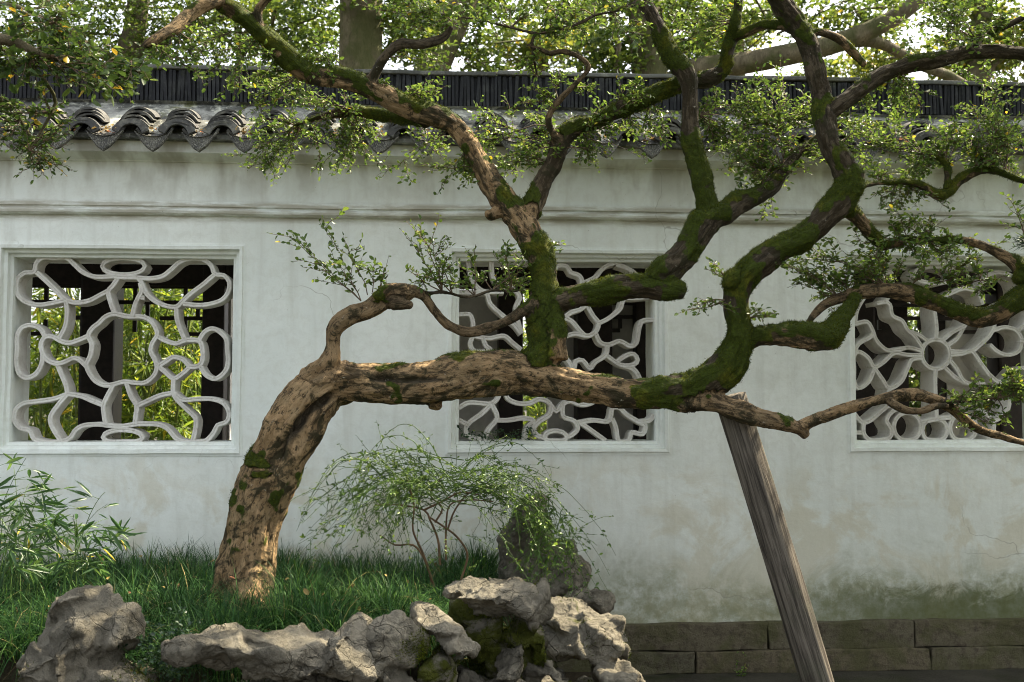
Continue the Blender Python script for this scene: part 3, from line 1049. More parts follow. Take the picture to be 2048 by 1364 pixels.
MID = [
 [(215,170),(222,215),(240,285),(290,340),(350,352),(420,350)],
 [(350,170),(355,250),(380,300),(470,330),(510,380),(490,440),(500,510),(520,585)],
 [(150,355),(250,355),(320,360),(345,420),(420,490),(480,540),(520,590)],
 [(150,480),(225,480),(245,530),(245,602),(270,607),(340,615),(420,602),(470,640),(520,680)],
 [(300,612),(320,660),(350,687),(260,690),(228,650),(245,602)],
 [(700,240),(730,203),(780,207),(800,240),(850,260),(865,305),(830,350),(760,360),(640,340)],
 [(865,305),(940,268),(975,227),(1010,200),(1060,170)],
 [(1060,195),(1120,215),(1180,260),(1190,330),(1105,392)],
 [(765,502),(800,470),(860,450),(890,422)],
 ([(890,422),(930,490),(960,530),(940,582),(890,602),(850,570),(810,525),(765,502)],) if False else [(890,422),(930,490),(960,530),(940,582),(890,602),(850,570),(810,522),(765,502),(740,540)],
 [(960,530),(1020,500),(1080,450),(1105,392),(1180,386),(1290,376)],
 [(940,582),(970,640),(1020,652),(1080,632),(1140,660),(1175,640),(1190,560),(1210,517),(1290,510)],
 [(700,640),(780,602),(830,590),(890,603)],
 [(1010,652),(1000,710),(940,752),(910,787),(870,742),(830,747),(815,800),(760,850)],
 [(700,700),(760,720),(800,760),(815,800)],
 [(1000,710),(1060,752),(1100,770),(1160,765),(1182,738),(1160,705),(1120,712),(1060,752)],
 [(1100,770),(1160,792),(1195,850),(1200,930)],
 [(150,1012),(220,982),(290,985),(350,987),(390,947),(400,860)],
 [(350,987),(300,1040),(225,1095),(205,1130),(215,1170),(290,1195),(312,1220)],
 [(150,1080),(215,1107)],
 [(350,990),(380,1050),(375,1085),(330,1140),(310,1220)],
 [(380,1082),(450,1082),(530,1070),(590,1085),(550,1130),(540,1200)],
 [(430,900),(440,955),(500,985),(570,985),(620,962),(670,975),(690,1000),(720,1030),(755,992),(800,972),(870,995),(940,970),(960,900)],
 [(690,1000),(680,1050),(620,1090),(590,1130),(610,1168),(655,1182)],
 [(755,992),(760,1060),(820,1085),(842,1130),(810,1165),(775,1180)],
 (ell(715,1176,62,34),),
 [(840,1097),(930,1082),(1010,1090),(1030,1060),(1040,1012),(1080,1012),(1120,1050),(1190,1092),(1225,1112),(1210,1160),(1150,1152),(1130,1200),(1075,1200),(1060,1130),(1038,1070)],
 [(850,1092),(920,1140),(1000,1220)],
 [(1190,1092),(1250,1082),(1290,1050)],
]
build_window(WIN[1], MID, conv_of(860, 460, 2.842), 0.025, 0.075, 0.115, 'middle lattice window behind the leaning trunk')

RIGHT = [
 (ell(598,708,88,92),),
 [(512,665),(470,600),(432,565),(418,550),(390,500),(330,468),(312,400),(282,385),(232,392)],
 [(440,568),(490,585),(545,622)],
 [(95,522),(170,507),(205,560),(228,620),(290,680),(360,682),(430,667),(508,688)],
 [(30,700),(120,642),(190,602),(210,570)],
 [(508,714),(420,712),(340,702),(270,760),(215,787),(180,730),(120,692),(66,722),(58,800),(70,880),(120,918),(180,880),(220,790)],
 [(222,800),(270,870),(310,920),(380,880),(420,800),(450,742),(512,732)],
 [(310,920),(300,980),(310,1040)],
 [(600,616),(602,540),(590,440),(595,380)],
 [(596,800),(594,880),(596,960),(600,1060)],
 [(688,690),(760,692),(820,690),(880,642),(930,592),(962,530),(960,470)],
 [(688,712),(760,706),(820,690),(880,770),(925,830)],
 [(958,560),(1030,540),(1100,560),(1132,620),(1112,690),(1040,712),(980,690),(935,650)],
 [(640,622),(700,572),(775,535)],
 [(676,650),(730,612),(765,550),(775,535),(800,480)],
 [(688,750),(730,800),(770,870),(830,895),(900,880)],
 [(655,790),(720,850),(790,890)],
 [(80,1080),(140,1130),(190,1120),(250,1070),(300,1030)],
 [(150,1130),(150,1200),(190,1245),(250,1254),(310,1226),(322,1180),(292,1120),(320,1070),(370,1042)],
 [(30,1195),(150,1195)],
 (ell(422,1158,84,88),), (ell(592,1180,78,72),), (ell(768,1164,82,86),),
 [(508,1130),(600,1112),(688,1100)],
 [(600,1060),(600,1110)],
 [(895,1050),(960,1120),(1040,1062),(1060,980)],
 [(960,1120),(952,1200),(915,1238),(1010,1254)],
 [(925,830),(990,880),(1060,860),(1120,800),(1200,790)],
 [(280,385),(330,330),(420,300),(500,330),(595,380),(690,330),(780,300),(860,330),(890,400)],
 [(95,522),(110,430),(170,330),(230,250),(320,200),(330,330)],
 [(960,470),(1020,400),(1100,380),(1160,440),(1150,520),(1110,560)],
 [(860,330),(900,240),(980,200),(1080,230),(1120,310),(1100,380)],
 (ell(595,215,130,52),),
 [(1120,620),(1220,640),(1290,600)],
]
build_window(WIN[2], RIGHT, conv_of(1680, 480, 3.1), 0.0235, 0.065, 0.16, 'right lattice window with a flower-shaped centre')
# ------------------------------------------------------------------ leaning old tree
# every limb: (pixel x, pixel y, radius in pixels, depth Y); m = moss at start/end, g = dark bark tone, silhouette shade included, at start/end
LIMBS = []
def limb(pts, m=(0.3, 0.3), g=(0.0, 0.0)):
    LIMBS.append((pts, m, g))

limb([(470,1235,74,-1.15),(487,1180,63,-1.15),(497,1110,54,-1.15),(508,1040,54,-1.15),(524,985,58,-1.15),(556,915,61,-1.15),(590,850,60,-1.15),(625,798,56,-1.14),(668,768,48,-1.13),
      (725,767,43,-1.13),(790,769,44,-1.12),(850,768,46,-1.11),(910,757,46,-1.10),(970,748,48,-1.10),(1030,745,46,-1.10),(1090,757,36,-1.11),(1150,768,31,-1.13),(1200,775,32,-1.15),
      (1250,787,30,-1.18),(1300,789,34,-1.2),(1345,785,36,-1.22),(1390,780,40,-1.24),(1435,752,41,-1.26),(1465,715,38,-1.27),(1478,675,28,-1.28),(1475,640,25,-1.28),(1470,610,25,-1.28),
      (1474,575,29,-1.28),(1502,540,31,-1.28),(1555,500,29,-1.28),(1610,474,27,-1.28),(1652,432,28,-1.28),(1700,375,30,-1.28),(1690,335,27,-1.27),(1664,295,24,-1.25),(1650,245,22,-1.23),
      (1643,200,22,-1.2),(1632,140,21,-1.2),(1614,80,21,-1.2),(1582,32,22,-1.2),(1545,-25,22,-1.25),(1500,-110,20,-1.4),(1440,-220,17,-1.6)],
     [.4,.38,.36,.4,.45,.42,.36,.3,.34,.46,.46,.46,.4,.42,.42,.4,.42,.45,.5,.6,.7,.8,.85,.85,.8,.72,.68,.72,.8,.78,.72,.66,.66,.62,.6,.6,.58,.58,.58,.58,.58,.58,.58],
     [0] * 17 + [.1, .3, .5, .7] + [.9] * 22)
# swollen base, burls and broken knots
limb([(470,1240,60,-1.02),(488,1160,42,-1.08)], (0.3, 0.3))
limb([(500,1230,52,-1.26),(510,1150,40,-1.2)], (0.3, 0.3))
limb([(548,975,34,-1.15),(527,935,38,-1.17),(540,900,34,-1.17)], (0.6, 0.8))
limb([(640,790,34,-1.0),(690,790,22,-1.02),(740,760,14,-1.0)], (0.3, 0.5))
limb([(870,805,18,-1.1),(880,818,9,-1.1)], (0.3, 0.3))
limb([(1360,800,26,-1.24),(1378,818,14,-1.26)], (0.6, 0.7), (0.4, 0.5))
# upright stem from the horizontal limb, running up to the left
limb([(1060,740,40,-1.10),(1092,700,40,-1.09),(1092,655,39,-1.08),(1088,615,36,-1.07),(1091,575,27,-1.05),(1090,545,25,-1.04),(1084,515,27,-1.03),(1066,480,28,-1.02),(1040,440,29,-1.0),(1010,405,28,-0.98),
      (985,375,26,-0.96),(960,328,22,-0.95),(936,284,21,-0.95),(902,247,22,-0.97),(855,230,25,-1.0),(795,205,23,-1.03),(740,174,24,-1.06),(680,158,22,-1.1),(640,154,20,-1.12),(606,143,20,-1.15),
      (562,104,19,-1.2),(523,66,18,-1.24),(484,31,18,-1.28),(438,-4,18,-1.33),(400,-60,17,-1.4),(330,-150,15,-1.5)], (0.85, 0.85, 0.62, 0.5, 0.6, 0.85, 0.7), (0.5, 0.35, 0.2, 0.0, 0.0, 0.1, 0.3))
limb([(1108,715,28,-1.12),(1112,670,24,-1.12),(1100,620,20,-1.1)], (0.7, 0.8), (0.3, 0.4))
limb([(996,425,16,-0.98),(982,432,11,-1.0),(975,425,8,-1.02)], (0.2, 0.2))
limb([(735,172,18,-1.06),(748,152,13,-1.08),(772,113,12,-1.11),(800,90,11,-1.13),(834,88,12,-1.15),(871,82,12,-1.15),(892,70,9,-1.15),(903,54,6,-1.16)], (0.1, 0.1), (0.6, 0.9))
limb([(522,66,12,-1.24),(518,45,11,-1.26),(516,20,10,-1.28),(533,0,9,-1.3),(570,-40,8,-1.35)], (0.6, 0.6), (0.4, 0.4))
limb([(438,-4,17,-1.33),(424,2,17,-1.36),(386,25,16,-1.4),(349,58,14,-1.45),(310,79,12,-1.5),(288,92,7,-1.52)], (0.3, 0.3), (0.1, 0.3))
limb([(850,240,16,-0.98),(810,236,14,-0.9),(765,230,13,-0.84),(714,222,12,-0.8),(676,226,10,-0.78),(636,236,6,-0.76),(590,250,3,-0.75)], (0.8, 0.8), (0.2, 0.4))
# second fork of that stem, to the right and round over the ridge
limb([(1040,445,22,-0.99),(1058,425,22,-0.97),(1074,392,22,-0.95),(1090,359,20,-0.93),(1107,328,19,-0.92),(1117,294,20,-0.91),(1131,268,20,-0.9),(1160,252,16,-0.9),(1193,245,15,-0.9),(1227,226,17,-0.9),
      (1261,208,18,-0.9),(1295,195,19,-0.9),(1332,178,19,-0.9),(1372,166,18,-0.9),(1412,160,18,-0.9),(1437,148,17,-0.9),(1454,130,15,-0.92),(1455,103,14,-0.95),(1464,75,14,-0.97),(1471,44,12,-1.0),(1475,15,10,-1.0),(1480,-40,9,-1.0)], (0.55, 0.62, 0.8, 0.7), (0.6, 0.75, 0.8))
limb([(1062,438,12,-1.0),(1066,412,10,-1.01)], (0.1, 0.1), (0, 0))
limb([(1464,75,12,-0.97),(1495,65,11,-1.02),(1526,51,11,-1.08),(1560,51,11,-1.13),(1590,60,11,-1.18)], (0.6, 0.6), (0.4, 0.4))
limb([(1612,66,11,-1.2),(1637,65,9,-1.2),(1673,75,9,-1.18),(1697,96,9,-1.17),(1717,116,9,-1.15),(1729,131,9,-1.15)], (0.7, 0.6), (0.4, 0.4))
limb([(1118,292,12,-0.91),(1108,272,9,-0.95),(1098,252,8,-0.98),(1098,230,8,-1.0),(1117,202,8,-1.02),(1145,174,7,-1.04),(1168,150,6,-1.05),(1177,133,7,-1.06),(1157,113,6,-1.07),(1125,103,6,-1.08),(1100,107,6,-1.09),(1074,96,4,-1.1),(1050,88,2.5,-1.1)], (0.1, 0.1), (0.5, 0.6))
limb([(1227,24,3,-1.1),(1189,31,4,-1.1),(1165,44,5,-1.1),(1124,58,4,-1.1),(1073,66,4,-1.1),(1022,55,4,-1.1),(960,40,3,-1.1),(902,31,2,-1.1),(840,22,1.5,-1.1)], (0.1, 0.1), (0.8, 0.8))
limb([(1285,-2,8,-1.02),(1260,12,5,-1.06),(1227,24,3,-1.1)], (0.1, 0.1), (0.8, 0.8))
limb([(1073,64,4,-1.1),(1064,85,4,-1.1),(1068,120,4,-1.08),(1074,150,3,-1.05)], (0.1, 0.1), (0.9, 0.9))
# mossy arm to the right with two uprights
limb([(1070,628,30,-1.07),(1100,608,29,-1.07),(1146,594,23,-1.08),(1195,584,25,-1.1),(1244,574,27,-1.12),(1293,573,28,-1.13),(1335,578,23,-1.14),(1366,583,18,-1.15)], (0.62, 0.8), (0.7, 0.7))
limb([(1300,565,22,-1.13),(1330,545,31,-1.12),(1368,507,32,-1.1),(1395,468,33,-1.08),(1415,440,32,-1.06),(1450,425,23,-1.03),(1485,403,22,-1.0),(1519,388,20,-0.98),(1546,368,18,-0.95),(1567,342,15,-0.93),(1592,310,11,-0.9),(1622,285,8,-0.88),(1650,262,5,-0.86)], (0.66, 0.62), (0.7, 0.9))
limb([(1408,455,26,-1.07),(1413,410,22,-1.06),(1396,345,21,-1.05),(1381,275,19,-1.04),(1381,205,18,-1.04),(1374,152,19,-1.04),(1342,112,19,-1.03),(1319,62,18,-1.02),(1297,20,17,-1.02),(1283,-5,17,-1.02),(1255,-80,15,-1.05),(1200,-190,12,-1.1)], (0.75, 0.62, 0.6), (0.9, 0.95, 0.95))
# broken arm and the arch beyond it
limb([(1480,690,26,-1.27),(1511,674,21,-1.28),(1546,669,23,-1.3),(1598,669,27,-1.31),(1637,676,27,-1.31),(1658,672,25,-1.3),(1679,646,22,-1.27),(1698,618,15,-1.24),(1712,592,12,-1.22)], (0.65, 0.9), (0.3, 0.3))
limb([(1612,655,5,-1.22),(1620,640,7,-1.2),(1638,618,9,-1.18),(1665,600,11,-1.18),(1698,590,13,-1.18),(1736,582,16,-1.18),(1776,582,17,-1.18),(1816,586,18,-1.18),(1855,598,19,-1.18),(1895,614,18,-1.18),(1934,630,20,-1.18),(1966,637,22,-1.18),(1998,627,22,-1.18),(2030,606,22,-1.17),(2085,570,24,-1.16),(2170,520,26,-1.15)], (0.3, 0.8), (0.5, 0.2))
limb([(1470,548,16,-1.3),(1455,565,14,-1.32),(1449,572,9,-1.32)], (0.8, 0.7), (0.3, 0.3))
# low branch resting on the post
limb([(1385,798,30,-1.25),(1420,802,26,-1.28),(1455,814,22,-1.32),(1500,830,20,-1.33),(1550,843,18,-1.34),(1600,860,15,-1.34),(1614,873,11,-1.34)], (0.5, 0.1), (0.4, 0.5))
limb([(1602,855,14,-1.34),(1620,846,13,-1.34),(1645,834,13,-1.34),(1700,815,13,-1.33),(1760,797,14,-1.32),(1820,788,15,-1.3),(1860,796,14,-1.3),(1900,815,12,-1.28),(1930,840,10,-1.27),(1960,860,9,-1.26),(2000,872,9,-1.25),(2060,890,8,-1.24),(2110,905,7,-1.23)], (0.05, 0.3), (0.25, 0.4))
limb([(1780,804,10,-1.34),(1810,820,9,-1.36),(1840,822,8,-1.37),(1872,812,8,-1.36),(1896,812,6,-1.33)], (0.1, 0.1), (0.5, 0.5))
limb([(1880,806,6,-1.3),(1920,803,5,-1.32),(1960,800,3.5,-1.34),(1995,797,2,-1.36)], (0.1, 0.1), (0.8, 0.8))
# branches above the right-hand window
limb([(1690,395,18,-1.27),(1700,422,15,-1.24),(1722,445,14,-1.2),(1744,470,13,-1.16),(1765,488,13,-1.13),(1788,485,12,-1.1),(1816,479,9,-1.08),(1855,483,7,-1.07),(1895,479,8,-1.06),(1926,481,9,-1.06),(1958,489,9,-1.06),(1998,507,11,-1.08),(2029,524,14,-1.1),(2055,545,20,-1.12),(2100,560,22,-1.14)], (0.8, 0.6), (0.3, 0.3))
limb([(2055,545,22,-1.12),(2044,556,18,-1.13),(2032,556,12,-1.14)], (0.9, 0.9), (0.3, 0.3))
limb([(1702,372,16,-1.26),(1728,370,8,-1.2),(1760,366,6,-1.14),(1795,363,6,-1.1),(1826,366,7,-1.06),(1849,375,9,-1.04),(1874,390,11,-1.03),(1895,385,10,-1.02),(1922,359,10,-1.0),(1953,343,10,-1.0),(1984,340,9,-1.0),(2014,349,7,-1.0),(2050,363,6,-1.0),(2110,380,5,-1.0)], (0.7, 0.7), (0.4, 0.4))
limb([(1893,386,8,-1.02),(1896,350,7,-1.0),(1892,327,7,-0.98),(1872,314,5,-0.97),(1845,308,3,-0.96)], (0.7, 0.7), (0.4, 0.4))
limb([(1648,232,20,-1.22),(1667,219,18,-1.22),(1690,202,18,-1.22),(1724,178,18,-1.21),(1758,154,18,-1.2),(1792,138,18,-1.2),(1826,127,18,-1.2),(1861,123,17,-1.2),(1895,116,16,-1.2),(1929,106,15,-1.2),(1963,103,14,-1.2),(1997,103,14,-1.2),(2031,106,15,-1.2),(2100,112,15,-1.2),(2200,90,14,-1.2)], (0.3, 0.6), (0.9, 0.8))
limb([(1936,104,10,-1.2),(1941,95,8,-1.2),(1951,79,8,-1.21),(1970,63,8,-1.22),(1997,57,8,-1.23),(2028,44,7,-1.24),(2080,18,6,-1.25)], (0.1, 0.1), (0.9, 0.9))
# the arching side branch on the left, with its burl
limb([(630,765,34,-1.14),(652,738,25,-1.16),(664,712,19,-1.18),(667,685,17,-1.19),(668,664,18,-1.2),(680,646,19,-1.2),(706,628,19,-1.2),(740,618,21,-1.2),(762,602,25,-1.2),(782,590,28,-1.2),(806,589,22,-1.19),(830,584,14,-1.18),(850,594,11,-1.17),(864,615,10,-1.16),(882,637,11,-1.15),(908,657,12,-1.14),(942,664,12,-1.14),(978,655,12,-1.13),(1013,642,11,-1.12),(1042,625,12,-1.11),(1070,605,13,-1.1)], (0.05, 0.3), (0.35, 0.6))
limb([(752,596,12,-1.24),(768,580,11,-1.24),(784,573,7,-1.23)], (0.45, 0.35), (0.4, 0.5))
limb([(796,578,12,-1.22),(812,572,8,-1.22)], (0.3, 0.3), (0.5, 0.5))
limb([(785,606,16,-1.22),(806,608,13,-1.23),(824,611,8,-1.24)], (0.3, 0.2), (0.6, 0.6))
limb([(834,584,8,-1.18),(863,586,5,-1.16),(882,584,5,-1.15),(904,588,4,-1.13),(928,594,4,-1.12),(950,592,4,-1.1),(984,581,4,-1.09),(1020,583,3,-1.07),(1050,580,2.5,-1.05)], (0.1, 0.1), (0.8, 0.8))

TREE = thing('leaning_tree', 'old leaning tree with mossy crooked limbs growing from the grass in front of the wall', 'tree', tuple(P(485, 1190, -1.15)))
SKEL, NODES = [], []

def build_limbs(limbs, voxel, amp=1.0, sides=22, store=True):
    bm = bmesh.new()
    off = 0.0
    for bi, (pts, m, g) in enumerate(limbs):
        C4 = []
        for (px, py, rp, Y) in pts:
            q = P(px, py, Y)
            C4.append((*q, rp * S(q) * (0.95 if py > 700 and px < 1300 else 0.89)))
        C4 = np.array(C4)
        k_ = np.linspace(0, 1, len(C4))
        mm_ = np.interp(k_, np.linspace(0, 1, len(m)), m)
        gg_ = np.interp(k_, np.linspace(0, 1, len(g)), g)
        C4 = np.column_stack([C4, mm_, gg_])
        rmean = C4[:, 3].mean()
        C4 = catmull(C4, max(0.012, min(0.03, rmean * 0.6)))
        C, R, MM, GG = C4[:, :3].copy(), np.maximum(C4[:, 3], 0.0022), C4[:, 4], C4[:, 5]
        n = len(C)
        T, N, B = frames(C)
        s = np.concatenate([[0], np.cumsum(np.linalg.norm(np.diff(C, axis=0), axis=1))])
        tt = s / max(s[-1], 1e-6)
        rings = []
        for i in range(n):
            ring = []
            tw = s[i] * 1.6
            for k in range(sides):
                a = 2 * pi * k / sides
                ca, sa = cos(a), sin(a)
                q = Vector((cos(a + tw) * 1.9, sin(a + tw) * 1.9, s[i] * 3.0 + off))
                q2 = Vector((cos(a + tw) * 4.2, sin(a + tw) * 4.2, s[i] * 3.6 + off * 2))
                d = 0.16 * noise.noise(q) + 0.10 * noise.noise(q2) - 0.07 * max(0, noise.noise(q2 * 1.7)) + 0.09 * noise.noise(Vector((s[i] * 11 + off, 0.5, 2.2)))
                rr = R[i] * (1 + amp * d)
                ring.append(bm.verts.new(C[i] + (N[i] * ca + B[i] * sa) * rr))
            rings.append(ring)
        for i in range(n - 1):
            A, D = rings[i], rings[i + 1]
            for k in range(sides):
                bm.faces.new((A[k], A[(k + 1) % sides], D[(k + 1) % sides], D[k]))
        for ring, sg, ii in ((rings[0], -1, 0), (rings[-1], 1, n - 1)):
            c = bm.verts.new(C[ii] + T[ii] * sg * R[ii] * 0.35)
            for k in range(sides):
                f = (ring[(k + 1) % sides], ring[k], c)
                bm.faces.new(f if sg < 0 else f[::-1])
        for i in range(n):
            NODES.append((C[i], R[i], T[i], N[i], B[i], s[i] + off, MM[i], GG[i]))
        off += s[-1] + 1.7
    bmesh.ops.recalc_face_normals(bm, faces=bm.faces)
    return remesh(bm, voxel)

trunk_me = build_limbs(LIMBS, 0.0065)
V = get_co(trunk_me)
NO = get_no(trunk_me)
kd = kdtree.KDTree(len(NODES))
for i, nd in enumerate(NODES):
    kd.insert(Vector(nd[0]), i)
kd.balance()
ctr = np.array([nd[0] for nd in NODES]); rad_ = np.array([nd[1] for nd in NODES])
best = np.zeros(len(V), np.int64)
for i in range(len(V)):
    bd = 1e9
    for (co, j, d) in kd.find_n(Vector(V[i]), 4):
        e = d / (rad_[j] + 0.004)
        if e < bd:
            bd, best[i] = e, j
dv = V - ctr[best]
TN, NN, BN = (np.array([nd[k] for nd in NODES])[best] for k in (2, 3, 4))
SN, mossv, grey_shadev = (np.array([nd[k] for nd in NODES], np.float32)[best] for k in (5, 6, 7))
bark = np.stack([(dv * NN).sum(1), (dv * BN).sum(1), SN + (dv * TN).sum(1)], 1).astype(np.float32)
b3 = bark * np.array((24, 24, 5.5))
kk = np.minimum(1.0, rad_[best] / 0.05)
disp = kk * (0.007 * pn(V * 14, 1) + 0.010 * pn(b3, 2) + 0.006 * pn(b3 * 2.3, 3) + 0.004 * pn(V * 42, 4)
             - 0.020 * np.maximum(0, pn(b3 * 0.7 + 5, 5) - 0.18) + 0.010 * np.maximum(0, pn(bark * np.array((16, 16, 9)), 6) - 0.1))
# hollow, split scar on the lower trunk and a cavity on the horizontal limb
for (px, py, rx, ry, ang, dep) in ((592, 868, 15, 66, 0.58, 0.075), (640, 812, 9, 40, 0.9, 0.04), (764, 755, 30, 13, 0.15, 0.055), (830, 760, 70, 8, -0.05, 0.022)):
    c = P(px, py, -1.22)
    sc_ = S(c)
    d = V - c
    u = d @ _R
    w = d @ _U
    a = u * sin(ang) + w * cos(ang)
    b = u * cos(ang) - w * sin(ang)
    q = (a / (ry * sc_)) ** 2 + (b / (rx * sc_)) ** 2
    if ang < 0.3 or rx > ry:
        q = (u / (rx * sc_)) ** 2 + (w / (ry * sc_)) ** 2
    msk = np.exp(-q * 1.3) * (V[:, 1] < -1.12)
    disp -= dep * msk
    grey_shadev = np.maximum(grey_shadev, (1.3 * msk).astype(np.float32))  # hollows also coloured darker, painting in their shade
# raised cushions of moss, mostly on the upper sides
fb = pn(V * 7, 21) + 0.55 * pn(V * 15, 22) + 0.3 * pn(V * 33, 23)
mfield = 1 / (1 + np.exp(-(0.66 * mossv + 0.12 * NO[:, 2] + 0.38 * fb - 0.425) / 0.045))
disp += np.minimum(1, rad_[best] / 0.03) * mfield * 0.009 * (0.65 + 0.6 * pn(V * 48, 24))
V2 = V + NO * disp[:, None]
set_co(trunk_me, V2)
trunk_me.attributes.new('bark', 'FLOAT_VECTOR', 'POINT').data.foreach_set('vector', bark.ravel())
trunk_me.attributes.new('moss', 'FLOAT', 'POINT').data.foreach_set('value', mossv)
trunk_me.attributes.new('mossmask', 'FLOAT', 'POINT').data.foreach_set('value', mfield.astype(np.float32))
trunk_me.attributes.new('age', 'FLOAT', 'POINT').data.foreach_set('value', grey_shadev)
trunk = mesh_obj('trunk', trunk_me, M['bark'], TREE, True)

# short moss fur on the mossy uppersides
def moss_fur(Vp, Np, weight, count, lo, hi, name, parent, seed=3):
    rg = np.random.default_rng(seed)
    w = np.maximum(weight, 0)
    idx = rg.choice(len(Vp), size=count, p=w / w.sum())
    c = Vp[idx] + rg.normal(0, 0.002, (count, 3))
    d = Np[idx] + rg.normal(0, 0.45, (count, 3)) + np.array((0, 0, 0.25))
    d /= np.linalg.norm(d, axis=1)[:, None]
    L = rg.uniform(lo, hi, count)[:, None]
    sd = np.cross(d, rg.normal(0, 1, (count, 3)))
    sd /= np.linalg.norm(sd, axis=1)[:, None] + 1e-9
    wd = L * 0.16
    VV = np.stack([c - sd * wd, c + sd * wd, c + d * L], 1).reshape(-1, 3)
    FF = np.arange(count * 3).reshape(-1, 3)
    me = np_mesh(name, VV, FF, {'rnd': np.repeat(rg.random(count), 3)})
    return tag(mesh_obj(name, me, M['moss'], parent), kind='stuff')
mn = pn(V2 * 8.0, 9)
wgt = np.clip(mossv * 0.62 + NO[:, 2] * 0.14 + mn * 0.48 - 0.36, 0, 0.25)
wgt = np.clip(mfield - 0.5, 0, 0.5)
moss_fur(V2, NO, wgt, 90000, 0.003, 0.009, 'moss', TREE)
# ------------------------------------------------------------------ foliage tools
class Foliage:
    def __init__(s, seed):
        s.L, s.T, s.rg = [], [], np.random.default_rng(seed)

    def leaf(s, p, d, up, ln, wd, rnd=None):
        s.L.append((*p, *d, *up, ln, wd, s.rg.random() if rnd is None else rnd))

    def tube(s, C, r0, r1):
        s.T.append((np.asarray(C, float), r0, r1))

    def twig(s, p0, p1, r0, ln, spacing, depth, sub=(3, 5), bow=0.12, rnd=(0, 1), start=0.25, flat=0.6, wdr=0.5, r1=0.0007):
        rg = s.rg
        p0, p1 = np.asarray(p0, float), np.asarray(p1, float)
        D = p1 - p0
        L = np.linalg.norm(D)
        if L < 1e-3: return
        mid = (p0 + p1) / 2 + rg.normal(0, bow * L, 3) * np.array((1, 1, 0.7)) + np.array((0, 0, bow * L * 0.5))
        n = max(4, int(L / 0.035))
        t = np.linspace(0, 1, n)[:, None]
        C = (1 - t) ** 2 * p0 + 2 * t * (1 - t) * mid + t * t * p1
        C[1:-1] += rg.normal(0, 0.004, (n - 2, 3))
        s.tube(C, r0, r1)
        T = np.gradient(C, axis=0)
        T /= np.linalg.norm(T, axis=1)[:, None] + 1e-9
        if spacing:
            k = int(L * (1 - start) / spacing)
            side = 1
            for q in range(k + 1):
                u = start + (1 - start) * (q + rg.uniform(-.3, .3)) / max(k, 1)
                u = min(max(u, 0), 1) * (n - 1)
                i = min(int(u), n - 2)
                c = C[i] + (C[i + 1] - C[i]) * (u - i)
                tg = T[i]
                sd = np.cross(tg, (0, 0, 1.0)) + rg.normal(0, 0.35, 3)
                sd /= np.linalg.norm(sd) + 1e-9
                side = -side
                d = tg * rg.uniform(0.25, 0.8) + sd * side * rg.uniform(0.6, 1.0) + np.array((0, 0, rg.normal(0.08, 0.25)))
                d /= np.linalg.norm(d)
                up = np.array((0, 0, 1.0)) * flat + rg.normal(0, 0.45, 3)
                l = ln * rg.uniform(0.6, 1.15)
                s.leaf(c, d, up, l, l * wdr * rg.uniform(0.8, 1.2), rg.uniform(*rnd))
        if depth > 0:
            for q in range(rg.integers(sub[0], sub[1] + 1)):
                u = rg.uniform(0.25, 0.98)
                i = min(int(u * (n - 1)), n - 2)
                c = C[i]
                dv = T[i] * rg.uniform(0.4, 1.0) + rg.normal(0, 0.55, 3) * np.array((1, 1, 0.65))
                dv /= np.linalg.norm(dv)
                s.twig(c, c + dv * L * rg.uniform(0.28, 0.5), r0 * 0.6, ln, spacing, depth - 1, sub, bow, rnd, 0.12, flat, wdr, r1)

    def leaf_mesh(s, name):
        A = np.array(s.L)
        p, d, up, ln, wd, rnd = A[:, :3], A[:, 3:6], A[:, 6:9], A[:, 9:10], A[:, 10:11], A[:, 11]
        d = d / (np.linalg.norm(d, axis=1)[:, None] + 1e-9)
        sd = np.cross(d, up)
        sd /= np.linalg.norm(sd, axis=1)[:, None] + 1e-9
        nn = np.cross(sd, d)
        cup = wd * 0.22
        drop = -nn * ln * 0.10
        base = p + d * ln * 0.06
        l1 = p + d * ln * 0.36 - sd * wd * 0.48 + nn * cup
        l2 = p + d * ln * 0.74 - sd * wd * 0.42 + nn * cup * 0.8 + drop * 0.5
        r1 = p + d * ln * 0.36 + sd * wd * 0.48 + nn * cup
        r2 = p + d * ln * 0.74 + sd * wd * 0.42 + nn * cup * 0.8 + drop * 0.5
        tip = p + d * ln + drop
        V = np.stack([base, l1, l2, tip, r2, r1], 1).reshape(-1, 3)
        i = np.arange(len(A))[:, None] * 6
        F = np.concatenate([i + np.array([[0, 3, 2, 1]]), i + np.array([[0, 5, 4, 3]])], 0)
        return np_mesh(name, V, F, {'rnd': np.repeat(rnd, 6)})

    def twig_mesh(s, name, sides=4):
        VV, FF, off = [], [], 0
        ang = np.arange(sides) * 2 * pi / sides
        for (C, r0, r1) in s.T:
            n = len(C)
            T, N, B = frames(C)
            R = np.linspace(r0, r1, n)[:, None, None]
            V = C[:, None, :] + R * (N[:, None, :] * np.cos(ang)[None, :, None] + B[:, None, :] * np.sin(ang)[None, :, None])
            VV.append(V.reshape(-1, 3))
            i = np.arange(n * sides).reshape(n, sides) + off
            FF.append(np.stack([i[:-1], np.roll(i, -1, 1)[:-1], np.roll(i, -1, 1)[1:], i[1:]], -1).reshape(-1, 4))
            off += n * sides
        return np_mesh(name, np.vstack(VV), np.vstack(FF))

    def build(s, parent, leaf_m, twig_m, leaf_name='leaves', twig_name='twigs'):
        out = []
        if s.T and twig_m is not None:
            out.append(tag(mesh_obj(twig_name, s.twig_mesh(twig_name), twig_m, parent, True), kind='stuff'))
        if s.L:
            out.append(tag(mesh_obj(leaf_name, s.leaf_mesh(leaf_name), leaf_m, parent, False), kind='stuff'))
        return out

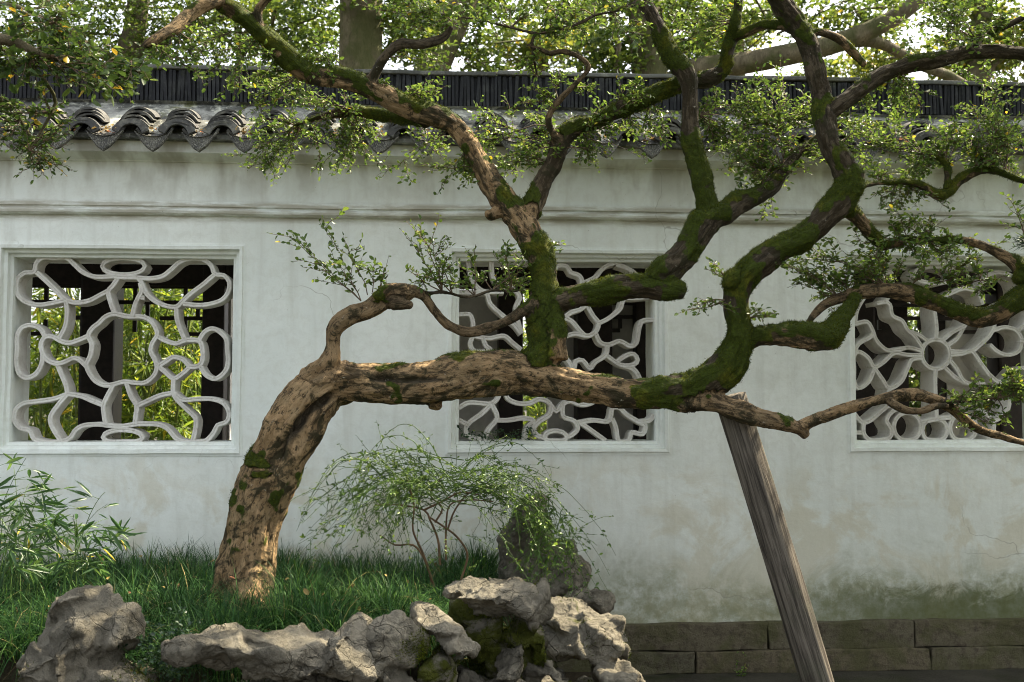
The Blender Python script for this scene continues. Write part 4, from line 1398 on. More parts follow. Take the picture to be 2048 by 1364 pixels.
def spray(f, anchors, cx, cy, rx, ry, Y, dY, n, ln=0.0255, spacing=0.0165, depth=2, r0=0.0028, rnd=(0, 1), sub=(3, 5), bow=0.12, start=0.3, maxlen=0.55, flat=0.6, wdr=0.5):
    """twigs reaching from branch points (pixel x, y, Y) into an elliptical cloud of leaves"""
    A = [P(*a) for a in anchors]
    rx, ry, n = rx * 1.25, ry * 1.25, max(2, int(round(n * 1.0)))
    for _ in range(n):
        a, q = f.rg.uniform(0, 2 * pi), math.sqrt(f.rg.random())
        tgt = P(cx + rx * q * cos(a), cy + ry * q * sin(a), Y + f.rg.uniform(-dY, dY))
        d = [np.linalg.norm(tgt - p) for p in A]
        p0 = A[int(np.argmin(np.array(d) + f.rg.uniform(0, 0.12, len(d))))]
        v = tgt - p0
        L = np.linalg.norm(v)
        if L > maxlen:
            p0 = tgt - v / L * maxlen
        if np.linalg.norm(tgt - p0) < 0.06:
            tgt = p0 + v / (L + 1e-6) * 0.1
        f.twig(p0, tgt, r0, ln, spacing, depth, sub, bow, rnd, start, flat, wdr)

# ------------------------------------------------------------------ the old tree's own leaves
def tree_spray(seed, *a, **k):
    f = Foliage(seed)
    spray(f, *a, **k)
    f.build(TREE, M['leaf'], M['twig'], 'leaf_spray', 'twigs')

# sprigs on the arching branch
f = Foliage(50)
for (a, b, n) in (((722, 602), (583, 470), 2), ((722, 602), (622, 458), 1), ((735, 590), (700, 490), 1), ((716, 585), (660, 520), 1), ((760, 575), (775, 535), 1), ((745, 585), (745, 545), 1)):
    for _ in range(n):
        f.twig(P(*a, -1.2), P(b[0] + f.rg.normal(0, 8), b[1] + f.rg.normal(0, 8), -1.25 + f.rg.normal(0, .05)), 0.0022, 0.030, 0.014, 1, (4, 7), 0.06, (0, 1), 0.12, 0.4)
f.twig(P(775, 590, -1.22), P(778, 510, -1.28), 0.0012, 0.02, 0.05, 0)
f.build(TREE, M['leaf'], M['twig'], 'leaf_spray', 'twigs')
tree_spray(51, [(884, 583, -1.15), (905, 588, -1.13)], 860, 520, 65, 42, -1.15, 0.12, 7, ln=0.025, spacing=0.016, depth=2, sub=(3, 4))
tree_spray(52, [(884, 583, -1.15)], 815, 480, 20, 35, -1.15, 0.06, 2, ln=0.025, depth=1)
tree_spray(53, [(950, 592, -1.1), (984, 581, -1.09), (1020, 583, -1.07)], 985, 525, 75, 38, -1.02, 0.12, 12, ln=0.026, depth=2, sub=(3, 4))
tree_spray(54, [(1095, 500, -1.0)], 1122, 488, 14, 14, -1.0, 0.05, 2, depth=1)
# over the tiles left of the big fork
tree_spray(55, [(714, 222, -.8), (676, 226, -.78), (636, 236, -.76), (590, 250, -.75)], 620, 285, 115, 60, -0.72, 0.14, 17, depth=2)
tree_spray(56, [(636, 236, -.76), (600, 250, -.75)], 560, 330, 55, 35, -0.72, 0.12, 5, depth=2)
tree_spray(57, [(714, 222, -.8)], 690, 360, 55, 28, -0.72, 0.12, 4, depth=2)
tree_spray(58, [(765, 230, -.84), (700, 222, -.8)], 640, 205, 80, 45, -0.85, 0.14, 8, depth=2)
tree_spray(59, [(600, 147, -1.15), (640, 155, -1.12), (680, 160, -1.1)], 560, 190, 75, 40, -1.0, 0.16, 6, depth=2)
# between the two forks
tree_spray(60, [(902, 250, -.97), (936, 290, -.95), (960, 330, -.95)], 860, 335, 80, 45, -0.8, 0.14, 10, depth=2)
tree_spray(61, [(1117, 294, -.91), (1098, 252, -.98), (1107, 328, -.92)], 1010, 275, 90, 50, -0.82, 0.14, 15, depth=2)
tree_spray(62, [(1131, 268, -.9), (1160, 252, -.9), (1117, 294, -.91)], 1215, 295, 100, 42, -0.82, 0.14, 15, depth=2)
tree_spray(63, [(1145, 174, -1.04), (1117, 202, -1.02)], 1130, 195, 75, 45, -1.0, 0.12, 7, depth=2)
tree_spray(64, [(1227, 226, -.9), (1261, 208, -.9)], 1240, 190, 60, 35, -0.95, 0.12, 5, depth=2)
tree_spray(65, [(795, 205, -1.03), (772, 113, -1.11)], 830, 160, 80, 40, -1.0, 0.14, 6, depth=2)
# right-hand clouds
tree_spray(66, [(1567, 342, -.93), (1592, 310, -.9), (1546, 368, -.95), (1650, 262, -.86)], 1530, 270, 105, 85, -0.85, 0.16, 34, depth=2)
tree_spray(67, [(1519, 388, -.98), (1567, 342, -.93)], 1560, 365, 80, 50, -0.9, 0.14, 14, depth=2)
tree_spray(68, [(1520, 300, -.9), (1560, 260, -.9)], 1520, 195, 70, 40, -0.9, 0.12, 8, depth=2)
tree_spray(69, [(1845, 308, -.96), (1872, 314, -.97), (1892, 327, -.98), (1953, 343, -1.0), (1760, 366, -1.14)], 1860, 275, 150, 75, -0.9, 0.18, 36, depth=2)
tree_spray(70, [(2014, 349, -1.0), (1984, 340, -1.0), (2050, 363, -1.)], 2000, 250, 70, 90, -0.95, 0.18, 18, depth=2)
tree_spray(71, [(1795, 363, -1.1), (1826, 366, -1.06), (1760, 366, -1.14)], 1800, 400, 75, 22, -1.05, 0.14, 9, depth=2, ln=0.022)
tree_spray(72, [(1788, 485, -1.1), (1855, 483, -1.07), (1816, 479, -1.08), (1895, 479, -1.06), (1776, 575, -1.18), (1816, 580, -1.18)], 1800, 525, 165, 45, -1.12, 0.16, 34, depth=2)
tree_spray(73, [(1816, 479, -1.08), (1855, 483, -1.07)], 1840, 450, 60, 35, -1.1, 0.12, 9, depth=2)
tree_spray(74, [(1700, 590, -1.18), (1680, 600, -1.18)], 1640, 545, 70, 35, -1.2, 0.1, 8, depth=2)
tree_spray(75, [(1900, 560, -1.15), (1960, 560, -1.15), (1934, 620, -1.18)], 1930, 550, 80, 40, -1.15, 0.14, 12, depth=2)
tree_spray(76, [(1449, 600, -1.32), (1455, 612, -1.3)], 1405, 622, 30, 16, -1.34, 0.06, 4, depth=1)
tree_spray(77, [(1490, 640, -1.27)], 1525, 632, 28, 16, -1.3, 0.06, 4, depth=1)
tree_spray(78, [(1452, 560, -1.32)], 1448, 543, 16, 10, -1.33, 0.05, 3, depth=1)
tree_spray(79, [(1960, 800, -1.34), (1995, 797, -1.36), (1920, 803, -1.32)], 1975, 785, 75, 45, -1.34, 0.12, 14, depth=2)
tree_spray(80, [(2060, 790, -1.36), (2040, 800, -1.36)], 2020, 745, 40, 35, -1.36, 0.1, 7, depth=2)
tree_spray(81, [(2050, 470, -1.2)], 2030, 440, 25, 45, -1.2, 0.1, 4, depth=1)
tree_spray(82, [(1900, 815, -1.28)], 1950, 850, 60, 16, -1.28, 0.1, 5, depth=1)
# thin sprays trailing along the eave, tying the clouds together
tree_spray(86, [(1381, 205, -1.04), (1400, 230, -1.0)], 1440, 235, 60, 50, -0.9, 0.12, 9)
tree_spray(87, [(1664, 295, -1.25), (1650, 245, -1.23)], 1720, 265, 60, 50, -1.1, 0.14, 9)
tree_spray(88, [(1724, 178, -1.21), (1792, 138, -1.2)], 1790, 200, 80, 30, -1.1, 0.14, 9)
tree_spray(89, [(1300, 195, -.9), (1240, 215, -.9)], 1290, 250, 60, 30, -0.85, 0.12, 7)
tree_spray(91, [(660, 158, -1.1), (606, 143, -1.15)], 640, 110, 70, 40, -1.15, 0.14, 8)
tree_spray(92, [(386, 25, -1.4), (349, 58, -1.45), (310, 79, -1.5)], 360, 110, 80, 55, -1.4, 0.14, 12)
tree_spray(93, [(523, 66, -1.24), (562, 104, -1.2)], 470, 130, 70, 55, -1.2, 0.14, 10)
# crown at the top edge of the picture and above it, which also shades the tree
def crown(seed, boxes, ln=0.034, depth=2):
    f = Foliage(seed)
    for (cx, cy, rx, ry, Y, dY, n, anchors) in boxes:
        spray(f, anchors, cx, cy, rx, ry, Y, dY, n, ln=ln, spacing=ln * 0.62, depth=depth, maxlen=0.6)
    return f.build(TREE, M['leaf'], M['twig'], 'leaf_spray', 'twigs')
crown(90, [(960, 30, 200, 40, -1.1, .2, 26, [(902, 31, -1.1), (960, 40, -1.1), (1022, 55, -1.1), (1073, 66, -1.1)]),
           (1180, 40, 120, 50, -1.1, .2, 12, [(1124, 58, -1.1), (1189, 31, -1.1), (1227, 24, -1.1)]),
           (1090, 140, 60, 40, -1.08, .12, 5, [(1068, 120, -1.08), (1074, 150, -1.05)]),
           (1420, 40, 90, 60, -1.0, .2, 12, [(1475, 15, -1.0), (1471, 44, -1.0)]),
           (1880, 40, 120, 45, -1.2, .2, 10, [(1951, 79, -1.21), (1997, 57, -1.23)]),
           (1990, 60, 70, 50, -1.2, .2, 8, [(1997, 57, -1.23), (2028, 44, -1.24)])], ln=0.028)
# ------------------------------------------------------------------ rocks
def rock(name, label, blobs, moss=0.3, voxel=0.0072, amp=1.0, seed=0, holes=(), cat='rock', group='rocks edging the planting bed', fur=0):
    """blobs: (px, py, half width px, half height px, Y, half depth m [, tilt]); fused from faceted hulls, then weathered"""
    rg = random.Random(seed)
    bm = bmesh.new()
    for b in blobs:
        px, py, rx, ry, Y, dy = b[:6]
        tilt = b[6] if len(b) > 6 else 0.0
        c = P(px, py, Y)
        s = S(c)
        vs_ = []
        for i in range(16):
            u, t = rg.uniform(-1, 1), rg.uniform(0, 2 * pi)
            q = math.sqrt(1 - u * u)
            v = Vector((q * cos(t), q * sin(t), u))
            # squarer than an ellipsoid
            v = Vector([math.copysign(abs(k) ** 0.85, k) for k in v])
            x, y, z = v.x * rx * s, v.y * dy, v.z * ry * s
            x, z = x * cos(tilt) - z * sin(tilt), x * sin(tilt) + z * cos(tilt)
            vs_.append(bm.verts.new((c[0] + x, c[1] + y, c[2] + z)))
        r = bmesh.ops.convex_hull(bm, input=vs_)
        dead = [g for g in set(r['geom_interior'] + r['geom_unused']) if isinstance(g, bmesh.types.BMVert)]
        bmesh.ops.delete(bm, geom=dead, context='VERTS')
    bmesh.ops.recalc_face_normals(bm, faces=bm.faces)
    me = remesh(bm, voxel)
    V, N = get_co(me), get_no(me)
    off = Vector((seed * 3.7, seed * 1.9, seed * 0.7))
    X = V.astype(np.float64) + np.array(off)
    Wp = X + 0.07 * np.stack([pn(X * 5, 1), pn(X * 5, 2), pn(X * 5, 3)], 1)
    f1, f2 = worley(Wp * 6.0, 4)
    g1, g2 = worley(Wp * 15.0, 5)
    scal = np.clip(0.52 - f1, 0, 1) / 0.52                       # scalloped hollows with sharp rims
    scal2 = np.clip(0.50 - g1, 0, 1) / 0.50
    where = np.clip(pn(Wp * 2.2, 6) * 2.5 + 0.4, 0, 1)
    bed = pn(Wp * np.array((2.5, 2.5, 8.0)), 7)
    bed = 0.6 * np.floor(bed * 5) / 5 + 0.4 * bed                 # broken beds
    d = amp * (0.055 * (ridged(Wp * 3.6, 6, 2.1, 0.55, 11) - 0.42) + 0.020 * bed - 0.040 * where * scal ** 1.4 - 0.014 * scal2 ** 1.4 + 0.005 * pn(X * 70, 8))
    for (px, py, rp, Y, dep) in holes:
        c = P(px, py, Y)
        q = np.linalg.norm(V - c, axis=1) / (rp * S(c))
        d -= dep * np.exp(-q ** 2 * 1.4)
    V2 = V + N * d[:, None]
    set_co(me, V2)
    mv = np.full(len(V), moss, np.float32) if not callable(moss) else moss(V2, N).astype(np.float32)
    me.attributes.new('moss', 'FLOAT', 'POINT').data.foreach_set('value', mv)
    o = mesh_obj(name, me, M['rock'], None, True)
    tag(o, label, cat, group)
    if fur:
        mn = pn(V2 * 6.0 + np.array(off), 3)
        w = np.clip(mv * 0.6 + mn * 0.65 - 0.36, 0, .3) + 1e-6
        moss_fur(V2, N, w, fur, 0.004, 0.011, 'moss', o, seed)
    return o

def low_moss(a, b, lo=0.1, hi=0.9):
    return lambda V, N: lo + (hi - lo) * np.clip((b - V[:, 2]) / (b - a), 0, 1)

rock('pale_rock', 'peaked pale grey rock at the lower left corner beside the grass',
     [(165, 1265, 92, 92, -2.02, .20, 0.1), (160, 1215, 62, 46, -1.98, .15), (235, 1268, 42, 62, -2.06, .14, -0.25), (120, 1330, 80, 70, -2.1, .2), (240, 1350, 78, 60, -2.08, .2), (180, 1440, 150, 90, -2.05, .26)],
     moss=lambda V, N: 0.12 + 0.5 * np.clip((P(220, 1320, -2.2)[2] - V[:, 2] + .03) / 0.08, 0, 1), seed=1, fur=2500)
rock('long_rock', 'long low grey rock lying in the foreground below the trunk',
     [(450, 1295, 112, 38, -2.12, .17, 0.05), (400, 1285, 68, 25, -2.12, .12), (570, 1312, 100, 48, -2.1, .2, -0.1), (690, 1290, 105, 62, -2.05, .22, -0.12), (780, 1300, 68, 66, -2.02, .18, 0.3), (620, 1400, 230, 70, -2.0, .26), (800, 1375, 60, 60, -2.0, .2)],
     moss=lambda V, N: 0.06 + 0.75 * np.clip((V[:, 0] - P(770, 1300, -2.1)[0]) / 0.12, 0, 1) * np.clip((P(800, 1255, -2.1)[2] - V[:, 2]) / 0.05, 0, 1), seed=2, fur=4000)
rock('flat_slab_rock', 'flat sunlit slab of rock sloping down between the long rock and the overhanging rock',
     [(872, 1248, 62, 24, -1.9, .16, -0.3), (912, 1280, 48, 30, -1.93, .14, -0.45), (850, 1235, 40, 20, -1.8, .14)], moss=0.28, seed=3)
rock('rubble_rock', 'dark mossy rock under the sloping slab',
     [(865, 1340, 40, 50, -1.92, .14), (905, 1330, 40, 22, -1.75, .12), (880, 1420, 70, 50, -1.9, .2)], moss=0.75, seed=4, fur=2500)
rock('overhanging_rock', 'grey hollowed rock jutting out over a mossy hollow',
     [(990, 1195, 92, 42, -1.75, .19, -0.05), (925, 1172, 52, 20, -1.7, .14, 0.15), (1062, 1195, 44, 42, -1.72, .15), (1050, 1245, 30, 34, -1.72, .13, 0.1), (1035, 1275, 48, 40, -1.66, .14), (1075, 1290, 30, 50, -1.62, .14)],
     moss=lambda V, N: 0.22 + 0.65 * np.clip((P(1000, 1222, -1.8)[2] - V[:, 2]) / 0.06, 0, 1), seed=5, holes=((985, 1245, 34, -1.9, 0.05), (1075, 1185, 16, -1.88, .02)), fur=3500)
rock('mossy_base_rock', 'moss covered rock in the hollow below the overhanging rock',
     [(965, 1265, 60, 48, -1.62, .14), (1010, 1300, 70, 50, -1.6, .16), (940, 1230, 45, 30, -1.6, .14), (980, 1400, 110, 70, -1.6, .24)], moss=0.95, seed=6, holes=((960, 1245, 22, -1.78, .06),), fur=7000)
rock('pale_block_rock', 'small pale square rock standing under the overhanging rock',
     [(1014, 1328, 36, 36, -1.82, .10), (1040, 1305, 14, 16, -1.82, .07), (1010, 1400, 44, 50, -1.8, .14)], moss=0.18, seed=7, voxel=0.0065)
rock('pitted_rock', 'large pitted grey rock at the right end of the rockery against the plinth',
     [(1160, 1235, 88, 46, -1.22, .19, -0.1), (1195, 1262, 58, 56, -1.28, .18), (1135, 1270, 58, 42, -1.34, .14), (1235, 1275, 26, 52, -1.1, .14, 0.3), (1170, 1292, 52, 20, -1.35, .12), (1200, 1440, 90, 90, -1.05, .2)],
     moss=0.5, seed=8, holes=((1140, 1228, 14, -1.5, .035), (1128, 1250, 13, -1.52, .04), (1172, 1250, 13, -1.52, .035), (1200, 1225, 10, -1.5, .03), (1215, 1290, 22, -1.5, .06)), fur=1500)
rock('corner_rock', 'rounded grey rock at the bottom edge beneath the pitted rock',
     [(1232, 1352, 46, 36, -1.42, .16), (1258, 1395, 40, 60, -1.38, .16), (1225, 1325, 30, 14, -1.36, .12)], moss=0.38, seed=9)
rock('leaning_slab_rock', 'narrow tan rock leaning in the mossy gap below the pitted rock',
     [(1108, 1350, 16, 42, -1.68, .08, 0.55), (1130, 1390, 30, 50, -1.66, .12), (1075, 1345, 34, 26, -1.66, .12)], moss=0.35, seed=10, voxel=0.0065, fur=1500)
rock('standing_rock', 'tall grey standing rock close to the wall behind the arching shrub',
     [(1062, 1060, 52, 72, -.55, .13, -0.1), (1040, 1105, 58, 60, -.55, .15), (1125, 1115, 50, 44, -.5, .14, -0.3), (1150, 1150, 36, 50, -.5, .13), (1075, 1150, 100, 70, -.55, .18)],
     moss=lambda V, N: 0.15 + 0.4 * np.clip((V[:, 2] - P(1080, 1040, -.6)[2]) / 0.1, 0, 1), seed=11, holes=((1145, 1113, 26, -.66, .03),), fur=800)
rock('stepped_rock', 'low brown rock between the standing rock and the pitted rock',
     [(1150, 1200, 46, 24, -.85, .16), (1195, 1200, 34, 20, -.9, .14), (1120, 1230, 50, 40, -.9, .2)], moss=0.3, seed=12)
rock('buried_rock', 'dark rock at the foot of the rockery behind the pale square rock',
     [(1080, 1380, 80, 40, -1.45, .16), (930, 1390, 70, 60, -1.72, .14)], moss=0.55, seed=13)
# ------------------------------------------------------------------ mondo grass
def grass(name, roots, hmin, hmax, seed, wdt=0.0032, clump=True):
    """arching blades; roots (n,3) with clump centre offsets giving the lean"""
    rg = np.random.default_rng(seed)
    n = len(roots)
    base, lean = roots[:, :3], roots[:, 3:5]
    L = rg.uniform(hmin, hmax, n)
    az = np.arctan2(lean[:, 1], lean[:, 0]) + rg.normal(0, 0.9, n)
    out = np.clip(np.hypot(lean[:, 0], lean[:, 1]) * 11, 0.35, 1.3) * rg.uniform(0.7, 1.5, n)
    dirh = np.stack([np.cos(az), np.sin(az), np.zeros(n)], 1)
    sd = np.stack([-np.sin(az), np.cos(az), np.zeros(n)], 1)
    segs = 5
    rows = []
    for k in range(segs + 1):
        t = k / segs
        ang = out * (0.25 + 1.75 * t)                         # bends over towards the tip
        hx = L * t * np.sin(np.clip(ang * 0.62, 0, 1.7))
        hz = L * t * np.cos(np.clip(ang * 0.62, 0, 1.7)) - 0.18 * L * out * t ** 3
        c = base + dirh * hx[:, None] + np.array((0, 0, 1.0)) * hz[:, None]
        w = wdt * (1 - t) ** 0.6 * (0.8 + 0.4 * rg.random(n))
        rows.append((c - sd * w[:, None] * 0.5, c + sd * w[:, None] * 0.5))
    V = np.stack([v for r_ in rows for v in r_], 1).reshape(-1, 3)
    i = np.arange(n)[:, None] * (2 * (segs + 1))
    F = np.concatenate([i + np.array([[2 * k, 2 * k + 1, 2 * k + 3, 2 * k + 2]]) for k in range(segs)], 0)
    me = np_mesh(name, V, F, {'rnd': np.repeat(rg.random(n) ** 1.3, 2 * (segs + 1))})
    return tag(mesh_obj(name, me, M['grass'], None), kind='stuff', label='dark green mondo grass covering the raised bed')

rg = np.random.default_rng(21)
rows = []
def clump_at(x, y, rad, nb):
    z = bed_z(x, y)
    a, q = rg.uniform(0, 2 * pi, nb), rad * np.sqrt(rg.random(nb))
    ox, oy = q * np.cos(a), q * np.sin(a)
    rows.append(np.stack([x + ox, y + oy, np.full(nb, z - 0.01), ox + rg.normal(0, .012, nb), oy + rg.normal(0, .012, nb)], 1))
for _ in range(300):
    x, y = rg.uniform(-3.2, 0.55), rg.uniform(-2.3, -0.06)
    if bed_z(x, y) < 0.40: continue
    if (x + 1.1) ** 2 + (y + 1.15) ** 2 < 0.012: continue
    clump_at(x, y, rg.uniform(0.08, 0.15), int(rg.uniform(75, 150)))
# the big tufts either side of the trunk, along the wall and in the corner
for (px, py, Y, rad, nb, c) in ((610, 1170, -1.2, .16, 320, 3), (720, 1180, -1.25, .16, 300, 3), (800, 1200, -1.35, .14, 240, 3), (380, 1200, -1.4, .15, 260, 3), (300, 1180, -1.3, .14, 240, 3),
                               (560, 1230, -1.55, .12, 240, 2), (470, 1235, -1.7, .12, 240, 3), (420, 1240, -1.75, .12, 200, 2), (40, 1290, -1.95, .14, 320, 3), (20, 1340, -2.05, .14, 320, 2), (90, 1240, -1.7, .12, 200, 2),
                               (330, 1130, -.5, .14, 240, 3), (600, 1130, -.5, .14, 240, 3), (700, 1120, -.4, .14, 240, 3), (230, 1120, -.4, .14, 200, 2), (850, 1130, -.6, .12, 200, 2), (930, 1140, -.6, .1, 160, 2)):
    for _ in range(c):
        p = P(px + rg.normal(0, 22), py, Y)
        clump_at(p[0], p[1] + rg.normal(0, .05), rad, nb)
for _ in range(46):
    clump_at(rg.uniform(-2.9, 0.3), rg.uniform(-0.3, -0.07), 0.08, 90)
grass('mondo_grass', np.vstack(rows), 0.12, 0.29, 5, 0.0044)

# ------------------------------------------------------------------ small ground-cover creeper in the gap between the front rocks
f = Foliage(31)
for _ in range(60):
    p = P(f.rg.normal(322, 28), f.rg.uniform(1265, 1362), -2.02 + f.rg.normal(0, .05))
    q = p + f.rg.normal(0, 0.05, 3) + np.array((0, -0.03, 0.02))
    f.twig(p, q, 0.001, 0.016, 0.012, 1, (1, 2), 0.2, (0, 1), 0.0, 0.8, 0.7)
root = thing('creeping_ground_cover', 'small dark leaved creeper filling the gap between the two front rocks', 'plant', tuple(P(322, 1340, -2.02)))
f.build(root, M['cover'], M['shoot'], 'leaves', 'stems')
f = Foliage(32)
for _ in range(9):
    p = P(f.rg.normal(1478, 9), f.rg.uniform(1310, 1362), -0.10)
    f.twig(p, p + np.array((f.rg.normal(0, .03), -0.03, f.rg.uniform(.01, .05))), 0.0008, 0.016, 0.014, 0, (0, 0), 0.2, (0.5, 1), 0.0, 0.6, 0.8)
root = thing('wall_weed', 'tiny bright green weed growing from the plinth joint left of the post', 'plant', tuple(P(1478, 1360, -0.1)))
f.build(root, M['leaf_vine'], M['shoot'], 'leaves', 'stems')

# ------------------------------------------------------------------ arching trailing shrub in front of the wall
JY = -0.85
SHRUB = thing('arching_shrub', 'trailing shrub with thin arching green shoots beside the standing rock', 'shrub', tuple(P(870, 1170, JY)))
def cane(pts, r0, r1):
    C = catmull(np.array([(*P(x, y, JY + d),) for x, y, d in pts]), 0.02)
    f = Foliage(1)
    f.tube(C, r0, r1)
    mesh_obj('cane', f.twig_mesh('cane', 6), M['cane'], SHRUB, True)
    return C
canes = [cane([(868, 1175, 0), (850, 1120, .02), (826, 1090, .03), (790, 1090, .03), (760, 1070, .02)], .0075, .003),
         cane([(868, 1170, 0), (845, 1105, -.03), (826, 1060, -.04), (828, 1010, -.05), (815, 960, -.06)], .0065, .003),
         cane([(880, 1130, .02), (876, 1080, .02), (860, 1040, 0), (848, 1020, 0), (800, 1010, -.03), (755, 1010, -.05)], .0065, .003),
         cane([(922, 1160, .05), (935, 1110, .05), (915, 1075, .03), (890, 1055, .01), (860, 1035, 0)], .006, .004),
         cane([(892, 1120, .03), (892, 1060, .04), (900, 1010, .06), (940, 1000, .08), (985, 1003, .1)], .0055, .003),
         cane([(870, 1045, .0), (885, 1015, 0), (860, 990, 0), (880, 960, -.02)], .005, .003),
         cane([(848, 1020, .0), (890, 1000, .0), (920, 985, 0), (960, 990, .05)], .005, .003),
         cane([(895, 1060, .03), (910, 1020, .05), (940, 985, .06), (990, 970, .08)], .005, .003)]
f = Foliage(33)
rgj = f.rg
def shoot(px, py, tx, ty, rise, d0, d1, ln=0.018, sub=True):
    p0, p1 = P(px, py, JY + d0), P(tx, ty, JY + d1)
    mid = (p0 * 0.45 + p1 * 0.55) + np.array((0, 0, 1.0)) * rise
    n = 26
    t = np.linspace(0, 1, n)[:, None]
    C = (1 - t) ** 2 * p0 + 2 * t * (1 - t) * mid + t * t * p1
    C += np.cumsum(rgj.normal(0, 0.0022, (n, 3)), 0)
    f.tube(C, 0.0022, 0.0007)
    T = np.gradient(C, axis=0); T /= np.linalg.norm(T, axis=1)[:, None]
    L = np.linalg.norm(np.diff(C, axis=0), axis=1).sum()
    for q in range(int(L / 0.048)):
        u = rgj.uniform(0.12, 1) * (n - 1)
        i = min(int(u), n - 2)
        c = C[i] + (C[i + 1] - C[i]) * (u - i)
        for k in range(rgj.integers(1, 4)):
            d = T[i] * 0.5 + rgj.normal(0, 0.6, 3)
            d /= np.linalg.norm(d)
            l = ln * rgj.uniform(0.6, 1.3)
            f.leaf(c, d, rgj.normal(0, 0.5, 3) + (0, -0.3, 0.7), l, l * 0.42)
    if sub:
        for q in range(rgj.integers(3, 7)):
            i = rgj.integers(4, n - 3)
            d = T[i] * rgj.uniform(.3, .9) + rgj.normal(0, .55, 3)
            d /= np.linalg.norm(d)
            e = C[i] + d * rgj.uniform(.06, .2) + np.array((0, 0, -0.03))
            f.twig(C[i], e, 0.0012, ln * .9, 0.032, 0, (0, 0), 0.15, (0, 1), 0.1, 0.4, 0.42)
for _ in range(48):       # to the left
    shoot(rgj.normal(860, 45), rgj.normal(985, 28), rgj.uniform(585, 800), rgj.uniform(985, 1120), rgj.uniform(.08, .36), rgj.normal(0, .08), rgj.normal(-.05, .18))
for _ in range(34):       # to the right, over the standing rock
    shoot(rgj.normal(930, 50), rgj.normal(980, 25), rgj.uniform(1010, 1190), rgj.uniform(960, 1160), rgj.uniform(.08, .34), rgj.normal(0, .08), rgj.normal(.02, .16))
for _ in range(18):       # crown of the bush
    shoot(rgj.normal(890, 60), rgj.normal(1000, 20), rgj.uniform(730, 1060), rgj.uniform(890, 960), rgj.uniform(.0, .1), rgj.normal(0, .1), rgj.normal(0, .15))
for (tx, ty, r_) in ((1222, 1185, .46), (1215, 1150, .42), (1228, 1110, .40), (1205, 1190, .30), (1180, 1180, .25), (600, 1060, .42), (585, 1070, .36), (640, 1090, .5)):
    shoot(rgj.normal(930, 30) if tx > 900 else rgj.normal(850, 30), 960, tx, ty, r_, 0, .05, sub=False)
shoot(905, 985, 715, 1000, .62, 0, -.05, sub=False)
shoot(890, 985, 690, 1010, .55, 0, -.1, sub=False)
for _ in range(12):       # bright trailing shoots down over the rocks
    shoot(rgj.normal(1085, 30), rgj.normal(1010, 20), rgj.normal(1120, 32), rgj.uniform(1110, 1200), rgj.uniform(.0, .1), .05, -.12, ln=.026)
for _ in range(50):
    p0 = P(rgj.uniform(640, 1150), rgj.uniform(1060, 1150), JY + rgj.normal(0, .15))
    f.twig(p0, p0 + rgj.normal(0, .07, 3) + (0, 0, .03), .001, .015, .02, 1, (1, 2), .2, (0, 1), .1, .4, .4)
f.build(SHRUB, M['leaf_vine'], M['shoot'], 'leaves', 'shoots')

# ------------------------------------------------------------------ dwarf bamboo at the left edge
f = Foliage(34)
rb = f.rg
BAMB = thing('dwarf_bamboo', 'dwarf bamboo with long narrow leaves at the left edge below the window', 'bamboo', tuple(P(60, 1180, -1.1)))
def lance(c, d, l):
    f.leaf(c, d, rb.normal(0, .5, 3) + (0, -.2, .7), l, l * rb.uniform(.11, .16))
for k in range(34):
    x0 = rb.uniform(-120, 170)
    p0 = P(x0, 1190 + rb.uniform(-30, 20), -1.15 + rb.normal(0, .2))
    tip = P(x0 + rb.uniform(-40, 100), rb.uniform(945, 1130) - (30 if x0 < 60 else 0) + max(0, x0 - 120) * .5, p0[1] + rb.normal(0, .12))
    n = 14
    t = np.linspace(0, 1, n)[:, None]
    mid = p0 * 0.6 + tip * 0.4 + np.array((0, 0, .16))
    C = (1 - t) ** 2 * p0 + 2 * t * (1 - t) * mid + t * t * tip
    f.tube(C, .0022, .0009)
    for q in range(rb.integers(6, 10)):
        i = rb.integers(4, n)
        c = C[i - 1]
        d0 = np.array((rb.normal(0.2, .8), rb.normal(0, .6), rb.uniform(-.3, .3)))
        d0 /= np.linalg.norm(d0)
        e = c + d0 * rb.uniform(.04, .13)
        f.tube(np.array([c, (c + e) / 2 + (0, 0, .008), e]), .0010, .0006)
        for w in range(rb.integers(2, 5)):
            d = d0 + rb.normal(0, .55, 3) + (0, 0, -.25)
            lance(c + (e - c) * rb.uniform(.4, 1), d / np.linalg.norm(d), rb.uniform(.055, .105))
f.build(BAMB, M['leaf_bamboo'], M['shoot'], 'leaves', 'stems')

# ------------------------------------------------------------------ timber post propping the limb
a, b = P(1459, 792, -1.215), P(1655, 1430, -1.19)
ax = b - a
Lp = float(np.linalg.norm(ax))
bm = bmesh.new()
nr, ns = 46, 40
rings = []
for i in range(nr + 1):
    t = i / nr
    ring = []
    for k in range(ns):
        an = 2 * pi * k / ns
        z = -t * Lp
        gr = abs(noise.noise(Vector((cos(an) * 3.4, sin(an) * 3.4, z * 0.7)))) ** 0.6
        gr2 = abs(noise.noise(Vector((cos(an) * 8, sin(an) * 8, z * 1.1 + 4))))
        R = 29.5 * S(a) * (1.02 + 0.05 * t) * (0.93 + 0.16 * gr + 0.05 * gr2 + 0.06 * noise.noise(Vector((cos(an), sin(an), z * 1.2))))
        wx = 0.010 * noise.noise(Vector((0.3, 5, z * 1.3)))
        ring.append(bm.verts.new((R * cos(an) + wx, R * sin(an), z)))
    rings.append(ring)
for i in range(nr):
    for k in range(ns):
        bm.faces.new((rings[i][k], rings[i + 1][k], rings[i + 1][(k + 1) % ns], rings[i][(k + 1) % ns]))
bm.faces.new(rings[0]); bm.faces.new(rings[-1][::-1])
